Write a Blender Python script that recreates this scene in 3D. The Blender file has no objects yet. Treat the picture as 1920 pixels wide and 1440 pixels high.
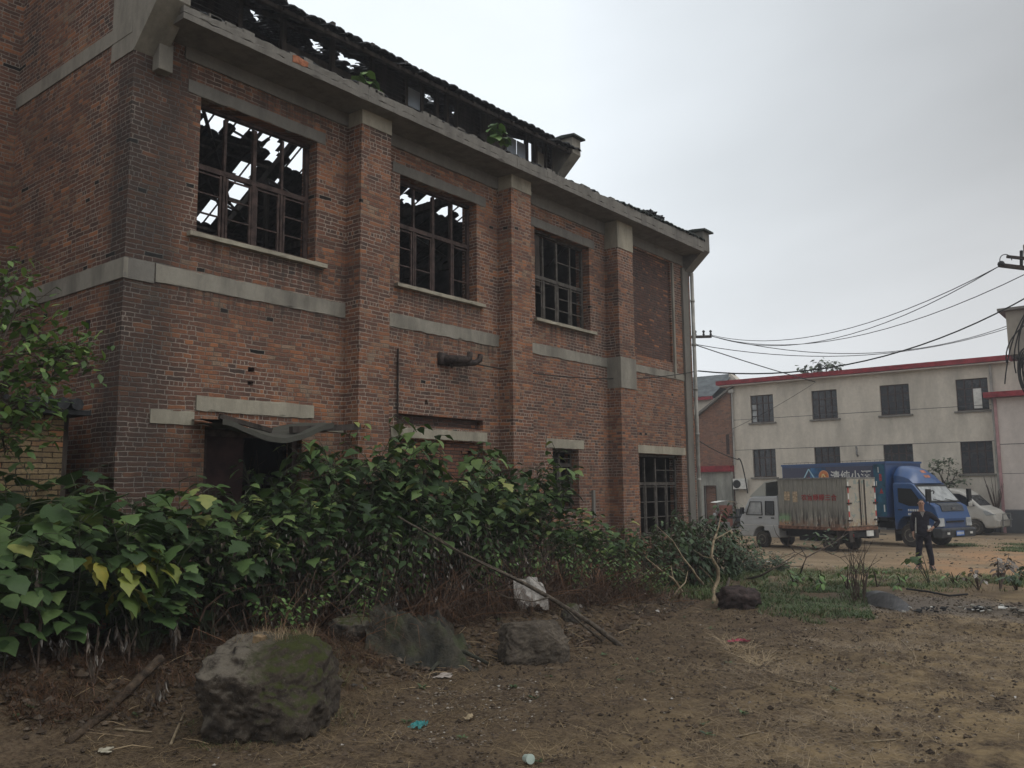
import bpy, bmesh, math, random
from math import sin, cos, pi, radians, sqrt, floor, atan2
from mathutils import Vector, Matrix, noise
V = Vector
scene = bpy.context.scene
COL = scene.collection
# ------------------------------------------------------------------ camera
CAMP = V((0, 0, 2.15)); FPX = 1594.08
az, pit, rol = radians(38.4296), radians(7.0122), radians(-0.5357)
fw = V((cos(az)*cos(pit), sin(az)*cos(pit), sin(pit)))
rt = fw.cross(V((0, 0, 1))).normalized(); up = rt.cross(fw)
rt2 = rt*cos(rol)+up*sin(rol); up2 = -rt*sin(rol)+up*cos(rol)
cam = bpy.data.cameras.new('camera'); camo = bpy.data.objects.new('camera', cam); COL.objects.link(camo)
cam.sensor_width = 36; cam.lens = FPX/1920*36; cam.clip_end = 2000; cam.clip_start = .05
camo.matrix_world = Matrix(((rt2.x, up2.x, -fw.x, 0), (rt2.y, up2.y, -fw.y, 0), (rt2.z, up2.z, -fw.z, 2.15), (0, 0, 0, 1)))
scene.camera = camo
# ------------------------------------------------------------------ node helper
class NT:
    def __init__(s, tree): s.t = tree; s.N = tree.nodes; s.L = tree.links
    def n(s, typ, ins=None, out=0, **props):
        nd = s.N.new(typ)
        for k, v in props.items(): setattr(nd, k, v)
        for k, v in (ins or {}).items():
            sk = nd.inputs[k]
            if hasattr(v, 'is_linked') or isinstance(v, bpy.types.NodeSocket): s.L.new(v, sk)
            else: sk.default_value = v
        return nd.outputs[out]
    def m(s, op, a, b=None, c=None, clamp=False):
        i = {0: a}
        if b is not None: i[1] = b
        if c is not None: i[2] = c
        return s.n('ShaderNodeMath', i, operation=op, use_clamp=clamp)
    def vm(s, op, a, b=None):
        i = {0: a}
        if b is not None: i[1] = b
        return s.n('ShaderNodeVectorMath', i, operation=op)
    def noise(s, vec, scale, detail=4, rough=.55, out=0, dist=0):
        return s.n('ShaderNodeTexNoise', {'Vector': vec, 'Scale': scale, 'Detail': detail, 'Roughness': rough, 'Distortion': dist}, out)
    def ramp(s, fac, stops, interp='LINEAR'):
        nd = s.N.new('ShaderNodeValToRGB'); s.L.new(fac, nd.inputs[0]); r = nd.color_ramp; r.interpolation = interp
        while len(r.elements) < len(stops): r.elements.new(.5)
        for e, (p, c) in zip(r.elements, stops):
            e.position = p; e.color = (*c, 1) if len(c) == 3 else c
        return nd.outputs[0]
    def rmp(s, v, a, b, c=0., d=1.):
        return s.n('ShaderNodeMapRange', {0: v, 1: a, 2: b, 3: c, 4: d})
    def mix(s, f, a, b, mode='MIX'):
        nd = s.N.new('ShaderNodeMix'); nd.data_type = 'RGBA'; nd.blend_type = mode; nd.clamp_factor = True
        for i, v in ((0, f), (6, a), (7, b)):
            if isinstance(v, bpy.types.NodeSocket): s.L.new(v, nd.inputs[i])
            else: nd.inputs[i].default_value = v if i == 0 else (*v[:3], 1)
        return nd.outputs[2]
    def sep(s, v):
        nd = s.N.new('ShaderNodeSeparateXYZ'); s.L.new(v, nd.inputs[0]); return nd.outputs
    def comb(s, x, y, z): return s.n('ShaderNodeCombineXYZ', {0: x, 1: y, 2: z})
# ------------------------------------------------------------------ world and sun
world = bpy.data.worlds.new('World'); scene.world = world; world.use_nodes = True
w = NT(world.node_tree); w.N.clear()
SUNAZ, SUNEL = radians(-75), radians(58)
sky = w.N.new('ShaderNodeTexSky'); sky.sky_type = 'NISHITA'; sky.sun_disc = False
sky.sun_elevation = SUNEL; sky.sun_rotation = pi/2-SUNAZ; sky.air_density = 2; sky.dust_density = 6
dirv = w.n('ShaderNodeTexCoord', out=0)
dz = w.sep(dirv)[2]
cl = w.noise(w.vm('MULTIPLY', dirv, (1.0, 1.0, 2.4)), 1.7, 4, .5, dist=.35)
def dirdot(px, py):
    d = (fw*1+rt2*((px-960)/FPX)+up2*(-(py-720)/FPX)).normalized()
    nd = w.N.new('ShaderNodeVectorMath'); nd.operation = 'DOT_PRODUCT'; w.L.new(dirv, nd.inputs[0]); nd.inputs[1].default_value = d
    return nd.outputs['Value']
bright = w.rmp(dirdot(800, 100), .80, 1.0)
dark = w.rmp(dirdot(1900, 60), .90, 1.0)
glow = w.rmp(dirdot(1330, 620), .93, 1.0)
val = w.m('ADD', w.m('MULTIPLY', cl, 3.2), 4.7)
val = w.m('ADD', val, w.m('MULTIPLY', bright, 1.7))
val = w.m('ADD', val, w.m('MULTIPLY', glow, .2))
val = w.m('SUBTRACT', val, w.m('MULTIPLY', dark, 2.1))
cc = w.mix(bright, (.975, 1.0, 1.03), (.93, 1.0, 1.06))
ccv = w.vm('SCALE', cc); ccn = ccv.node; w.L.new(val, ccn.inputs['Scale'])
skyc = w.vm('SCALE', sky.outputs[0]); skyc.node.inputs['Scale'].default_value = .5
fin = w.mix(.93, skyc, ccv)
bg = w.n('ShaderNodeBackground', {0: fin, 1: .1})
ow = w.N.new('ShaderNodeOutputWorld'); w.L.new(bg, ow.inputs[0])
sl = bpy.data.lights.new('sun', 'SUN'); sl.energy = .6; sl.angle = radians(35); sl.color = (1, .97, .92)
so = bpy.data.objects.new('sun', sl); COL.objects.link(so)
so.rotation_euler = V((cos(SUNAZ)*cos(SUNEL), sin(SUNAZ)*cos(SUNEL), sin(SUNEL))).to_track_quat('Z', 'Y').to_euler()
scene.view_settings.view_transform = 'Standard'; scene.view_settings.look = 'None'
scene.view_settings.exposure = .45; scene.view_settings.gamma = 1
scene.cycles.max_bounces = 6; scene.cycles.diffuse_bounces = 3; scene.cycles.glossy_bounces = 2
# ------------------------------------------------------------------ geometry helpers
def ray(x, y): return fw+rt2*((x-960)/FPX)-up2*((y-720)/FPX)
def onY(x, y, Y): d = ray(x, y); return CAMP+d*(Y/d.y)
def onX(x, y, X): d = ray(x, y); return CAMP+d*(X/d.x)
def px(p):
    d = V(p)-CAMP; z = d.dot(fw); return 960+FPX*d.dot(rt2)/z, 720-FPX*d.dot(up2)/z
def sm(a, b, t):
    t = max(0., min(1., (t-a)/(b-a))); return t*t*(3-2*t)
def G(x, y):
    h = .50*sm(6.9, 8.9, y+.25*noise.noise(V((x*.7, 3, 0))))*(1-.75*sm(11.5, 16, x))*(1-sm(18, 21, x))*sm(-3, 1.5, x+y*.2)
    k = 1-sm(17, 24, x)
    h += k*(.05*noise.noise(V((x*.9, y*.9, 1)))+.03*noise.noise(V((x*2.7, y*2.7, 5))))+.012*noise.noise(V((x*.5, y*.5, 9)))
    h -= .09*sm(15.2, 16.4, x)*(1-sm(16.9, 17.6, x))*(1-sm(4.5, 7, y))
    return h
def gp(x, y, dz=0.):
    d = ray(x, y); lo, hi = 2., 120.
    t0 = 2.
    while t0 < 120:
        p = CAMP+d*t0
        if p.z < G(p.x, p.y): break
        t0 *= 1.01
    a, b = t0/1.01, t0
    for _ in range(14):
        m = (a+b)/2; p = CAMP+d*m
        if p.z < G(p.x, p.y): b = m
        else: a = m
    p = CAMP+d*b; return V((p.x, p.y, G(p.x, p.y)+dz))
def link(o, parent=None):
    COL.objects.link(o)
    if parent: o.parent = parent
    return o
def tag(o, label=None, cat=None, group=None, kind=None):
    if label: o['label'] = label
    if cat: o['category'] = cat
    if group: o['group'] = group
    if kind: o['kind'] = kind
    return o
def thing(name, loc, label, cat, rz=0, group=None):
    o = bpy.data.objects.new(name, None); o.empty_display_size = .2; o.location = loc; o.rotation_euler.z = rz
    COL.objects.link(o); return tag(o, label, cat, group)
class MB:
    def __init__(s): s.v = []; s.f = []; s.mi = []; s.tint = []
    def face(s, ids, mi=0, t=.5): s.f.append(tuple(ids)); s.mi.append(mi); s.tint.append(t)
    def quad(s, a, b, c, d, mi=0, t=.5):
        n = len(s.v); s.v += [V(a), V(b), V(c), V(d)]; s.face((n, n+1, n+2, n+3), mi, t)
    def box(s, x0, x1, y0, y1, z0, z1, mi=0, t=.5, M=None):
        n = len(s.v)
        P = [V((x, y, z)) for z in (z0, z1) for (x, y) in ((x0, y0), (x1, y0), (x1, y1), (x0, y1))]
        if M is not None: P = [M @ p for p in P]
        s.v += P
        for f in ((0, 3, 2, 1), (4, 5, 6, 7), (0, 1, 5, 4), (1, 2, 6, 5), (2, 3, 7, 6), (3, 0, 4, 7)): s.face([n+i for i in f], mi, t)
    def beam(s, a, b, w_, h_, mi=0, t=.5, upv=(0, 0, 1)):
        a, b = V(a), V(b); d = b-a; L = d.length; d.normalize(); u = V(upv)
        if abs(d.dot(u)) > .98: u = V((1, 0, 0))
        sd = d.cross(u).normalized(); u = sd.cross(d)
        M = Matrix((( d.x, sd.x, u.x, a.x), (d.y, sd.y, u.y, a.y), (d.z, sd.z, u.z, a.z), (0, 0, 0, 1)))
        s.box(0, L, -w_/2, w_/2, -h_/2, h_/2, mi, t, M)
    def tube(s, pts, r, n=6, mi=0, t=.5, cap=True):
        pts = [V(p) for p in pts]; R = r if isinstance(r, (list, tuple)) else [r]*len(pts)
        base = len(s.v); pu = None
        for i, p in enumerate(pts):
            d = (pts[min(i+1, len(pts)-1)]-pts[max(i-1, 0)]).normalized()
            u = V((0, 0, 1)) if abs(d.z) < .9 else V((1, 0, 0))
            if pu is not None: u = pu
            a = d.cross(u)
            if a.length < 1e-4: a = d.cross(V((0, 1, .1)))
            a.normalize(); b = a.cross(d); pu = b
            for k in range(n):
                th = 2*pi*k/n; s.v.append(p+(a*cos(th)+b*sin(th))*R[i])
        for i in range(len(pts)-1):
            for k in range(n):
                q = base+i*n; s.face((q+k, q+(k+1) % n, q+n+(k+1) % n, q+n+k), mi, t)
        if cap:
            s.face([base+k for k in range(n)][::-1], mi, t); s.face([base+(len(pts)-1)*n+k for k in range(n)], mi, t)
    def prism(s, poly, f, a, b, mi=0, t=.5):
        """poly: 2d outline; f(u,v,w)->3d; extruded from w=a to w=b"""
        n = len(s.v); m = len(poly)
        s.v += [V(f(u, v, a)) for u, v in poly]+[V(f(u, v, b)) for u, v in poly]
        s.face([n+i for i in range(m)][::-1], mi, t); s.face([n+m+i for i in range(m)], mi, t)
        for i in range(m):
            j = (i+1) % m; s.face((n+i, n+j, n+m+j, n+m+i), mi, t)
    def lathe(s, prof, c=(0, 0, 0), axis='z', n=16, mi=0, t=.5):
        b = len(s.v); c = V(c)
        for r, h in prof:
            for k in range(n):
                th = 2*pi*k/n
                p = V((r*cos(th), r*sin(th), h)) if axis == 'z' else (V((r*cos(th), h, r*sin(th))) if axis == 'y' else V((h, r*cos(th), r*sin(th))))
                s.v.append(c+p)
        for i in range(len(prof)-1):
            for k in range(n): s.face((b+i*n+k, b+i*n+(k+1) % n, b+(i+1)*n+(k+1) % n, b+(i+1)*n+k), mi, t)
        s.face([b+k for k in range(n)][::-1], mi, t); s.face([b+(len(prof)-1)*n+k for k in range(n)], mi, t)
    def build(s, name, mats, parent=None, smooth=False, local=False, bevel=0, sub=0):
        """vertices in world coordinates unless local=True (then in the parent's frame)"""
        me = bpy.data.meshes.new(name)
        off = V((0, 0, 0))
        if parent is not None and not local:
            off = root_loc(parent)
        if parent is None and not local and s.v:
            xs = [p.x for p in s.v]; ys = [p.y for p in s.v]; zs = [p.z for p in s.v]
            off = V(((min(xs)+max(xs))/2, (min(ys)+max(ys))/2, min(zs)))
        me.from_pydata([tuple(p-off) for p in s.v], [], s.f)
        mats = mats if isinstance(mats, (list, tuple)) else [mats]
        for m_ in mats: me.materials.append(m_)
        me.polygons.foreach_set('material_index', s.mi)
        if smooth: me.polygons.foreach_set('use_smooth', [True]*len(s.f))
        at = me.attributes.new('tint', 'FLOAT', 'FACE'); at.data.foreach_set('value', s.tint)
        me.update()
        o = bpy.data.objects.new(name, me)
        if parent is None and not local: o.location = off
        link(o, parent)
        if bevel:
            md = o.modifiers.new('b', 'BEVEL'); md.width = bevel; md.segments = 2; md.limit_method = 'ANGLE'; md.angle_limit = radians(40)
        if sub:
            md = o.modifiers.new('s', 'SUBSURF'); md.levels = sub; md.render_levels = sub
        return o
def root_loc(p):
    L = V(p.location)
    while p.parent: p = p.parent; L = L+V(p.location)
    return L
def part(mb, name, mats, parent, **k):
    return mb.build(name, mats, parent, **k)
def copy_tree(o, loc=None, rz=None, sc=None, parent=None, label=None):
    c = o.copy(); COL.objects.link(c)
    if parent: c.parent = parent
    if loc is not None: c.location = loc
    if rz is not None: c.rotation_euler.z = rz
    if sc is not None: c.scale = sc
    if label: c['label'] = label
    for ch in o.children: copy_tree(ch, parent=c)
    return c
def wallgrid(mb, axis, pl, th, u0, u1, z0, z1, ops, mi=0):
    """wall slab; axis 'y': plane Y=pl..pl+th, u=X; axis 'x': plane X=pl..pl+th, u=Y. ops=(u0,u1,z0,z1)"""
    us = sorted({u0, u1, *[c for o in ops for c in o[:2]]}); zs = sorted({z0, z1, *[c for o in ops for c in o[2:4]]})
    us = [u for u in us if u0 <= u <= u1]; zs = [z for z in zs if z0 <= z <= z1]
    nu, nz = len(us)-1, len(zs)-1
    def solid(i, j):
        if i < 0 or j < 0 or i >= nu or j >= nz: return False
        cu, cz = (us[i]+us[i+1])/2, (zs[j]+zs[j+1])/2
        return not any(o[0] < cu < o[1] and o[2] < cz < o[3] for o in ops)
    P = (lambda u, w_, z: (u, pl+w_, z)) if axis == 'y' else (lambda u, w_, z: (pl+w_, u, z))
    for i in range(nu):
        for j in range(nz):
            if not solid(i, j): continue
            a, b, c, d = us[i], us[i+1], zs[j], zs[j+1]
            mb.quad(P(a, 0, c), P(b, 0, c), P(b, 0, d), P(a, 0, d), mi); mb.quad(P(a, th, c), P(a, th, d), P(b, th, d), P(b, th, c), mi)
            if not solid(i-1, j): mb.quad(P(a, 0, c), P(a, 0, d), P(a, th, d), P(a, th, c), mi)
            if not solid(i+1, j): mb.quad(P(b, 0, c), P(b, th, c), P(b, th, d), P(b, 0, d), mi)
            if not solid(i, j-1): mb.quad(P(a, 0, c), P(a, th, c), P(b, th, c), P(b, 0, c), mi)
            if not solid(i, j+1): mb.quad(P(a, 0, d), P(b, 0, d), P(b, th, d), P(a, th, d), mi)
# ------------------------------------------------------------------ materials
def newmat(name):
    m = bpy.data.materials.new(name); m.use_nodes = True; t = NT(m.node_tree)
    bs = t.N['Principled BSDF']; return m, t, bs
def simple(name, col, rough=.8, var=.25, scale=6, metal=0, bump=.0, spec=.3, col2=None, streak=0, coat=0):
    m, t, bs = newmat(name)
    pos = t.n('ShaderNodeTexCoord', out=3)
    v = pos if not streak else t.vm('MULTIPLY', pos, (1, 1, streak))
    nz = t.noise(v, scale, 6, .6)
    c2 = col2 or tuple(c*(1-var*1.6) for c in col)
    c = t.mix(t.rmp(nz, .35, .68), tuple(min(1, x*(1+var*.5)) for x in col), c2)
    t.L.new(c, bs.inputs['Base Color']); bs.inputs['Metallic'].default_value = metal
    bs.inputs['Specular IOR Level'].default_value = spec
    t.L.new(t.rmp(nz, .3, .7, max(0, rough-.1), min(1, rough+.1)), bs.inputs['Roughness'])
    if coat: bs.inputs['Coat Weight'].default_value = coat
    if bump:
        b = t.n('ShaderNodeBump', {'Strength': bump, 'Distance': .02, 'Height': t.noise(pos, scale*5, 6, .65)}); t.L.new(b, bs.inputs['Normal'])
    return m
def brickmat(name, cols, mortar, rowh=.063, bw=.25, soot=None, warm=1., mort_w=.0072, headers=True, grime=.5, bump=.6, stain=False):
    m, t, bs = newmat(name)
    pos = t.n('ShaderNodeNewGeometry')
    s0 = t.sep(pos); u = t.m('ADD', s0[0], s0[1]); z = s0[2]
    nz1 = t.noise(pos, 1.3, 2); nz2 = t.noise(pos, 9, 3); nz3 = t.noise(pos, 32, 2)
    z = t.m('ADD', z, t.m('MULTIPLY', t.m('SUBTRACT', nz1, .5), .05)); z = t.m('ADD', z, t.m('MULTIPLY', t.m('SUBTRACT', nz2, .5), .028))
    u = t.m('ADD', u, t.m('MULTIPLY', t.m('SUBTRACT', nz3, .5), .03))
    rz = t.m('DIVIDE', z, rowh); row = t.m('FLOOR', rz); fz = t.m('FRACT', rz)
    if headers:
        hd = t.m('LESS_THAN', t.m('MODULO', t.m('ADD', row, 400), 6), .5)
        wv = t.m('SUBTRACT', bw, t.m('MULTIPLY', hd, bw/2))
    else: wv = bw
    rr = t.n('ShaderNodeTexWhiteNoise', {'W': row}, 0, noise_dimensions='1D')
    off = t.m('ADD', t.m('MULTIPLY', t.m('MODULO', t.m('ADD', row, 400), 2), bw/2), t.m('MULTIPLY', rr, bw*.35))
    uu = t.m('DIVIDE', t.m('ADD', t.m('ADD', u, off), 100), wv); colm = t.m('FLOOR', uu); fu = t.m('FRACT', uu)
    if headers:
        spl = t.m('GREATER_THAN', t.n('ShaderNodeTexWhiteNoise', {'Vector': t.comb(colm, row, 7)}, 0, noise_dimensions='3D'), .58); f2 = t.m('MULTIPLY', fu, t.m('ADD', 1, spl))
        colm = t.m('ADD', colm, t.m('MULTIPLY', t.m('FLOOR', f2), .5)); fu = t.m('FRACT', f2); wv = t.m('DIVIDE', wv, t.m('ADD', 1, spl))
    dzz = t.m('MULTIPLY', t.m('MINIMUM', fz, t.m('SUBTRACT', 1, fz)), rowh); duu = t.m('MULTIPLY', t.m('MINIMUM', fu, t.m('SUBTRACT', 1, fu)), wv)
    d = t.m('MINIMUM', dzz, duu)
    d = t.m('ADD', d, t.m('MULTIPLY', t.m('SUBTRACT', nz3, .5), .008))
    mk = t.rmp(d, mort_w*.45, mort_w*1.25)
    rnd = t.n('ShaderNodeTexWhiteNoise', {'Vector': t.comb(colm, row, 0)}, 0, noise_dimensions='3D')
    big = t.noise(pos, .55, 4, .6); mid = t.noise(pos, 2.2, 4, .6)
    k = t.m('ADD', t.m('MULTIPLY', rnd, .62), t.m('MULTIPLY', t.rmp(mid, .3, .7), .30)); k = t.m('ADD', k, t.m('SUBTRACT', t.m('MULTIPLY', t.rmp(big, .35, .65), .34), .08))
    col = t.ramp(k, cols)
    col = t.mix(t.rmp(t.noise(pos, 45, 3), .3, .75, 0, .55), col, (.05, .04, .035), 'MIX')
    col = t.mix(t.m('GREATER_THAN', rnd, .9965), col, (.015, .013, .012)); col = t.mix(t.rmp(t.n('ShaderNodeTexWhiteNoise', {'Vector': t.comb(row, colm, 3)}, 0, noise_dimensions='3D'), .9, 1., 0, .8), col, (.36, .15, .07))  # a few bricks painted near black as the dark recess of missing ones
    mc = t.mix(t.rmp(t.noise(pos, 1.1, 4), .42, .62), mortar, tuple(c*.42 for c in mortar))
    col = t.mix(mk, mc, col)
    gr = t.rmp(t.noise(t.vm('MULTIPLY', pos, (1, 1, .35)), 1.6, 5, .65), .48, .75, 0, grime)
    col = t.mix(gr, col, (.045, .04, .037))
    eff = t.rmp(t.noise(pos, 2.6, 5, .7), .60, .78, 0, .35)
    col = t.mix(eff, col, (.20, .17, .14))
    if soot:
        for (ax, c0, w0, zlo, zhi, st) in soot:
            cc_ = t.m('ADD', s0[0 if ax == 'x' else 1], t.m('MULTIPLY', t.m('SUBTRACT', nz1, .5), .25))
            g = t.rmp(t.m('ABSOLUTE', t.m('SUBTRACT', cc_, c0)), w0, w0*.35)
            g2 = t.m('MULTIPLY', t.rmp(s0[2], zlo, zlo+1.2), t.rmp(s0[2], zhi, zhi-.8))
            g = t.m('MULTIPLY', t.m('MULTIPLY', g, g2), st)
            g = t.m('MULTIPLY', g, t.rmp(t.m('ADD', mid, t.m('MULTIPLY', rnd, .25)), .42, .66, .45, 1))
            col = t.mix(g, col, t.mix(mk, (.075, .08, .078), (.026, .027, .027)))
    if stain:
        for (xa, xb, zt, dl) in ((6.0, 8.3, 5.56, .9), (9.8, 12.1, 5.56, .7), (13.7, 16.0, 5.56, .7), (5.5, 8.7, 4.85, .5), (9.4, 12.5, 4.86, .45), (5.8, 8.7, 8.02, .6), (10.9, 11.7, 4.4, 1.2)):
            mx_ = t.m('MULTIPLY', t.rmp(s0[0], xa-.05, xa+.1), t.rmp(s0[0], xb+.05, xb-.1)); mz = t.m('MULTIPLY', t.rmp(s0[2], zt-dl, zt, 0, 1), t.m('LESS_THAN', s0[2], zt))
            stv = t.noise(t.vm('MULTIPLY', pos, (9, 1, .5)), 1.2, 4, .6)
            col = t.mix(t.m('MULTIPLY', t.m('MULTIPLY', mx_, mz), t.rmp(stv, .42, .66, .1, .8)), col, (.045, .038, .034))
    t.L.new(col, bs.inputs['Base Color']); bs.inputs['Roughness'].default_value = .92; bs.inputs['Specular IOR Level'].default_value = .2
    hgt = t.m('ADD', t.m('MULTIPLY', mk, 1), t.m('MULTIPLY', t.noise(pos, 60, 4), .6)); hgt = t.m('ADD', hgt, t.m('MULTIPLY', rnd, .5))
    b = t.n('ShaderNodeBump', {'Strength': bump, 'Distance': .012, 'Height': hgt}); t.L.new(b, bs.inputs['Normal'])
    return m
BC = [(0, (.065, .048, .042)), (.2, (.115, .068, .053)), (.42, (.165, .085, .061)), (.62, (.215, .102, .067)), (.8, (.34, .14, .07)), (1, (.31, .215, .15))]
M = {}
M['brick'] = brickmat('brick', BC, (.34, .28, .23), soot=[('x', 5.36, .8, 1.0, 8.8, .72)], stain=True)
M['brick_pil'] = brickmat('brick_pilaster', BC, (.34, .28, .23), grime=.35)
M['brick_side'] = brickmat('brick_side', [(p, tuple(c*.9 for c in q)) for p, q in BC], (.31, .265, .22), grime=.5, soot=[('y', 10.3, .7, 1, 8, .6)])
M['brick_dark'] = brickmat('brick_dark', [(0, (.04, .03, .028)), (.5, (.11, .055, .042)), (1, (.18, .09, .06))], (.11, .09, .08), mort_w=.009, grime=.6, bump=.9)
M['brick_fill'] = brickmat('brick_fill', [(0, (.08, .045, .035)), (.5, (.25, .10, .06)), (1, (.36, .15, .08))], (.06, .05, .045), mort_w=.009, grime=.4, headers=False)
M['brick_yellow'] = brickmat('brick_yellow', [(0, (.13, .09, .05)), (.5, (.22, .155, .08)), (1, (.30, .22, .12))], (.05, .035, .025), rowh=.066, mort_w=.007, headers=False, grime=.85)
M['brick_far'] = brickmat('brick_far', [(0, (.12, .07, .05)), (.5, (.27, .13, .085)), (1, (.36, .19, .12))], (.24, .19, .15), grime=.3)
def concrete(name, c, dirt=(.06, .055, .05), sc=3., amt=.7):
    m, t, bs = newmat(name)
    pos = t.n('ShaderNodeNewGeometry')
    a = t.noise(t.vm('MULTIPLY', pos, (1, 1, .3)), sc, 6, .65); b_ = t.noise(pos, sc*6, 5, .7)
    col = t.mix(t.rmp(a, .42, .72, 0, amt), c, dirt); col = t.mix(t.rmp(b_, .35, .7, 0, .35), col, tuple(x*.55 for x in c))
    t.L.new(col, bs.inputs['Base Color']); bs.inputs['Roughness'].default_value = .9; bs.inputs['Specular IOR Level'].default_value = .2
    bb = t.n('ShaderNodeBump', {'Strength': .35, 'Distance': .01, 'Height': t.noise(pos, 40, 5, .7)}); t.L.new(bb, bs.inputs['Normal'])
    return m
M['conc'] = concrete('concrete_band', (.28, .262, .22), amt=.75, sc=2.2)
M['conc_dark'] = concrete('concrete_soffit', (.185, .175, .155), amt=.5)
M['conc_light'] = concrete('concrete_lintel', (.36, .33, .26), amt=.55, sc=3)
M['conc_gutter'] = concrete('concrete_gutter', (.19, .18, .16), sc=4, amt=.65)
M['render'] = concrete('cement_wall', (.60, .55, .465), (.29, .27, .23), sc=1.1, amt=.7)
M['render2'] = concrete('cement_wall_pink', (.57, .51, .46), (.28, .25, .23), sc=.7, amt=.5)
M['render_low'] = concrete('cement_shed', (.33, .33, .29), (.06, .065, .06), sc=1.3, amt=.95)
M['plinth'] = concrete('dark_plinth', (.09, .095, .10), sc=2)
M['red'] = simple('red_trim', (.24, .018, .025), .6, .3, 3)
M['tile'] = simple('grey_tile', (.035, .037, .04), .75, .4, 12, bump=.5)
M['tile_moss'] = simple('mossy_tile', (.04, .05, .042), .8, .5, 9, bump=.5)
M['slate'] = simple('slate_roof', (.10, .115, .12), .8, .3, 2, bump=.3)
M['wood'] = simple('old_wood', (.055, .045, .038), .85, .4, 8, bump=.4, streak=.2)
M['frame'] = simple('window_wood', (.06, .038, .032), .75, .45, 9, bump=.3)
M['frame_g'] = simple('window_grey_wood', (.075, .066, .056), .75, .4, 9, bump=.3)
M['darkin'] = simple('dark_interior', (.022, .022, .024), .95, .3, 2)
M['soot'] = simple('sooty_plaster', (.05, .046, .043), .95, .4, 2)
M['panel'] = simple('pale_panel', (.30, .34, .39), .5, .12, 3)
M['rust'] = simple('rusty_iron', (.045, .032, .027), .75, .5, 20, bump=.4)
M['black'] = simple('black_rubber', (.014, .014, .014), .7, .2, 8)
M['metal'] = simple('grey_metal', (.25, .25, .24), .45, .3, 8, metal=.6)
M['white'] = simple('white_paint', (.62, .62, .58), .6, .15, 6)
M['pvc'] = simple('white_pipe', (.33, .32, .29), .55, .3, 2)
M['pinkp'] = simple('pink_pipe', (.38, .22, .22), .6, .2, 3)
M['bark'] = simple('bark', (.10, .08, .06), .9, .45, 14, bump=.6)
M['palebark'] = simple('pale_bare_wood', (.30, .235, .15), .8, .35, 18, bump=.4, streak=.3)
M['twig'] = simple('dry_twig', (.085, .06, .045), .9, .4, 12)
M['green_stem'] = simple('green_stem', (.05, .055, .03), .7, .3, 8)
def glassmat(name, c, rough=.08, spec=.6, var=.3):
    return simple(name, c, rough, var, 3, spec=spec)
M['glass'] = glassmat('dusty_glass', (.03, .035, .04), .25)
M['glass_dark'] = glassmat('dark_glass', (.012, .013, .015), .12)
M['glass_pale'] = glassmat('pale_glass', (.38, .40, .40), .2)
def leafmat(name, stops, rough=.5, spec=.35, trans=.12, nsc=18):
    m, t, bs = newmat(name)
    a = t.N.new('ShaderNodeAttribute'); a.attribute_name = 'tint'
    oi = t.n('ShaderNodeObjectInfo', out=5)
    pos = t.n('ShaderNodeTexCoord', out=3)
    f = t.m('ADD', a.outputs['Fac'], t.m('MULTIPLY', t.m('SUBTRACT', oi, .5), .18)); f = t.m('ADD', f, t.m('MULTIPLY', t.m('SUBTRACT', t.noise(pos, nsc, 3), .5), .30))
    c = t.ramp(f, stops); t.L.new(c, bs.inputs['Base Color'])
    bs.inputs['Roughness'].default_value = rough; bs.inputs['Specular IOR Level'].default_value = spec
    tr = t.n('ShaderNodeBsdfTranslucent', {'Color': t.mix(1., c, (.9, 1.0, .45), 'MULTIPLY')})
    mx = t.n('ShaderNodeMixShader', {0: trans, 1: bs.outputs[0], 2: tr})
    b = t.n('ShaderNodeBump', {'Strength': .35, 'Distance': .01, 'Height': t.noise(pos, 30, 3)}); t.L.new(b, bs.inputs['Normal'])
    t.L.new(mx, t.N['Material Output'].inputs[0]); return m
M['leaf'] = leafmat('broad_leaf', [(0, (.02, .04, .015)), (.35, (.042, .08, .026)), (.65, (.078, .135, .042)), (.88, (.13, .19, .06)), (1, (.24, .26, .08))], spec=.28, rough=.55)
M['leaf2'] = leafmat('small_leaf', [(0, (.02, .038, .018)), (.5, (.045, .08, .032)), (1, (.085, .135, .055))])
M['leaf_y'] = leafmat('yellowing_leaf', [(0, (.05, .10, .025)), (.45, (.11, .165, .035)), (.8, (.20, .22, .04)), (1, (.36, .29, .05))])
M['leaf_b'] = leafmat('bright_leaf', [(0, (.05, .10, .03)), (.5, (.10, .18, .05)), (1, (.16, .26, .08))])
M['leaf_t'] = leafmat('tree_leaf', [(0, (.04, .075, .022)), (.45, (.08, .145, .042)), (.8, (.14, .22, .06)), (1, (.20, .29, .085))], trans=.2)
M['leaf_far'] = leafmat('hazy_leaf', [(0, (.06, .085, .05)), (.5, (.10, .13, .08)), (1, (.16, .19, .12))])
M['deadleaf'] = leafmat('dead_leaf', [(0, (.035, .028, .022)), (.5, (.085, .062, .043)), (.8, (.17, .14, .11)), (1, (.40, .38, .35))], trans=.05)
M['grass'] = leafmat('grass_blades', [(0, (.035, .06, .02)), (.5, (.07, .115, .033)), (1, (.17, .19, .07))], trans=.1)
M['drygrass'] = leafmat('dry_grass', [(0, (.08, .055, .034)), (.5, (.20, .14, .078)), (1, (.40, .30, .17))], trans=.05)
M['redgrass'] = leafmat('rusty_dry_needles', [(0, (.03, .018, .012)), (.5, (.085, .045, .025)), (1, (.20, .10, .05))], trans=.05)
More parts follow.
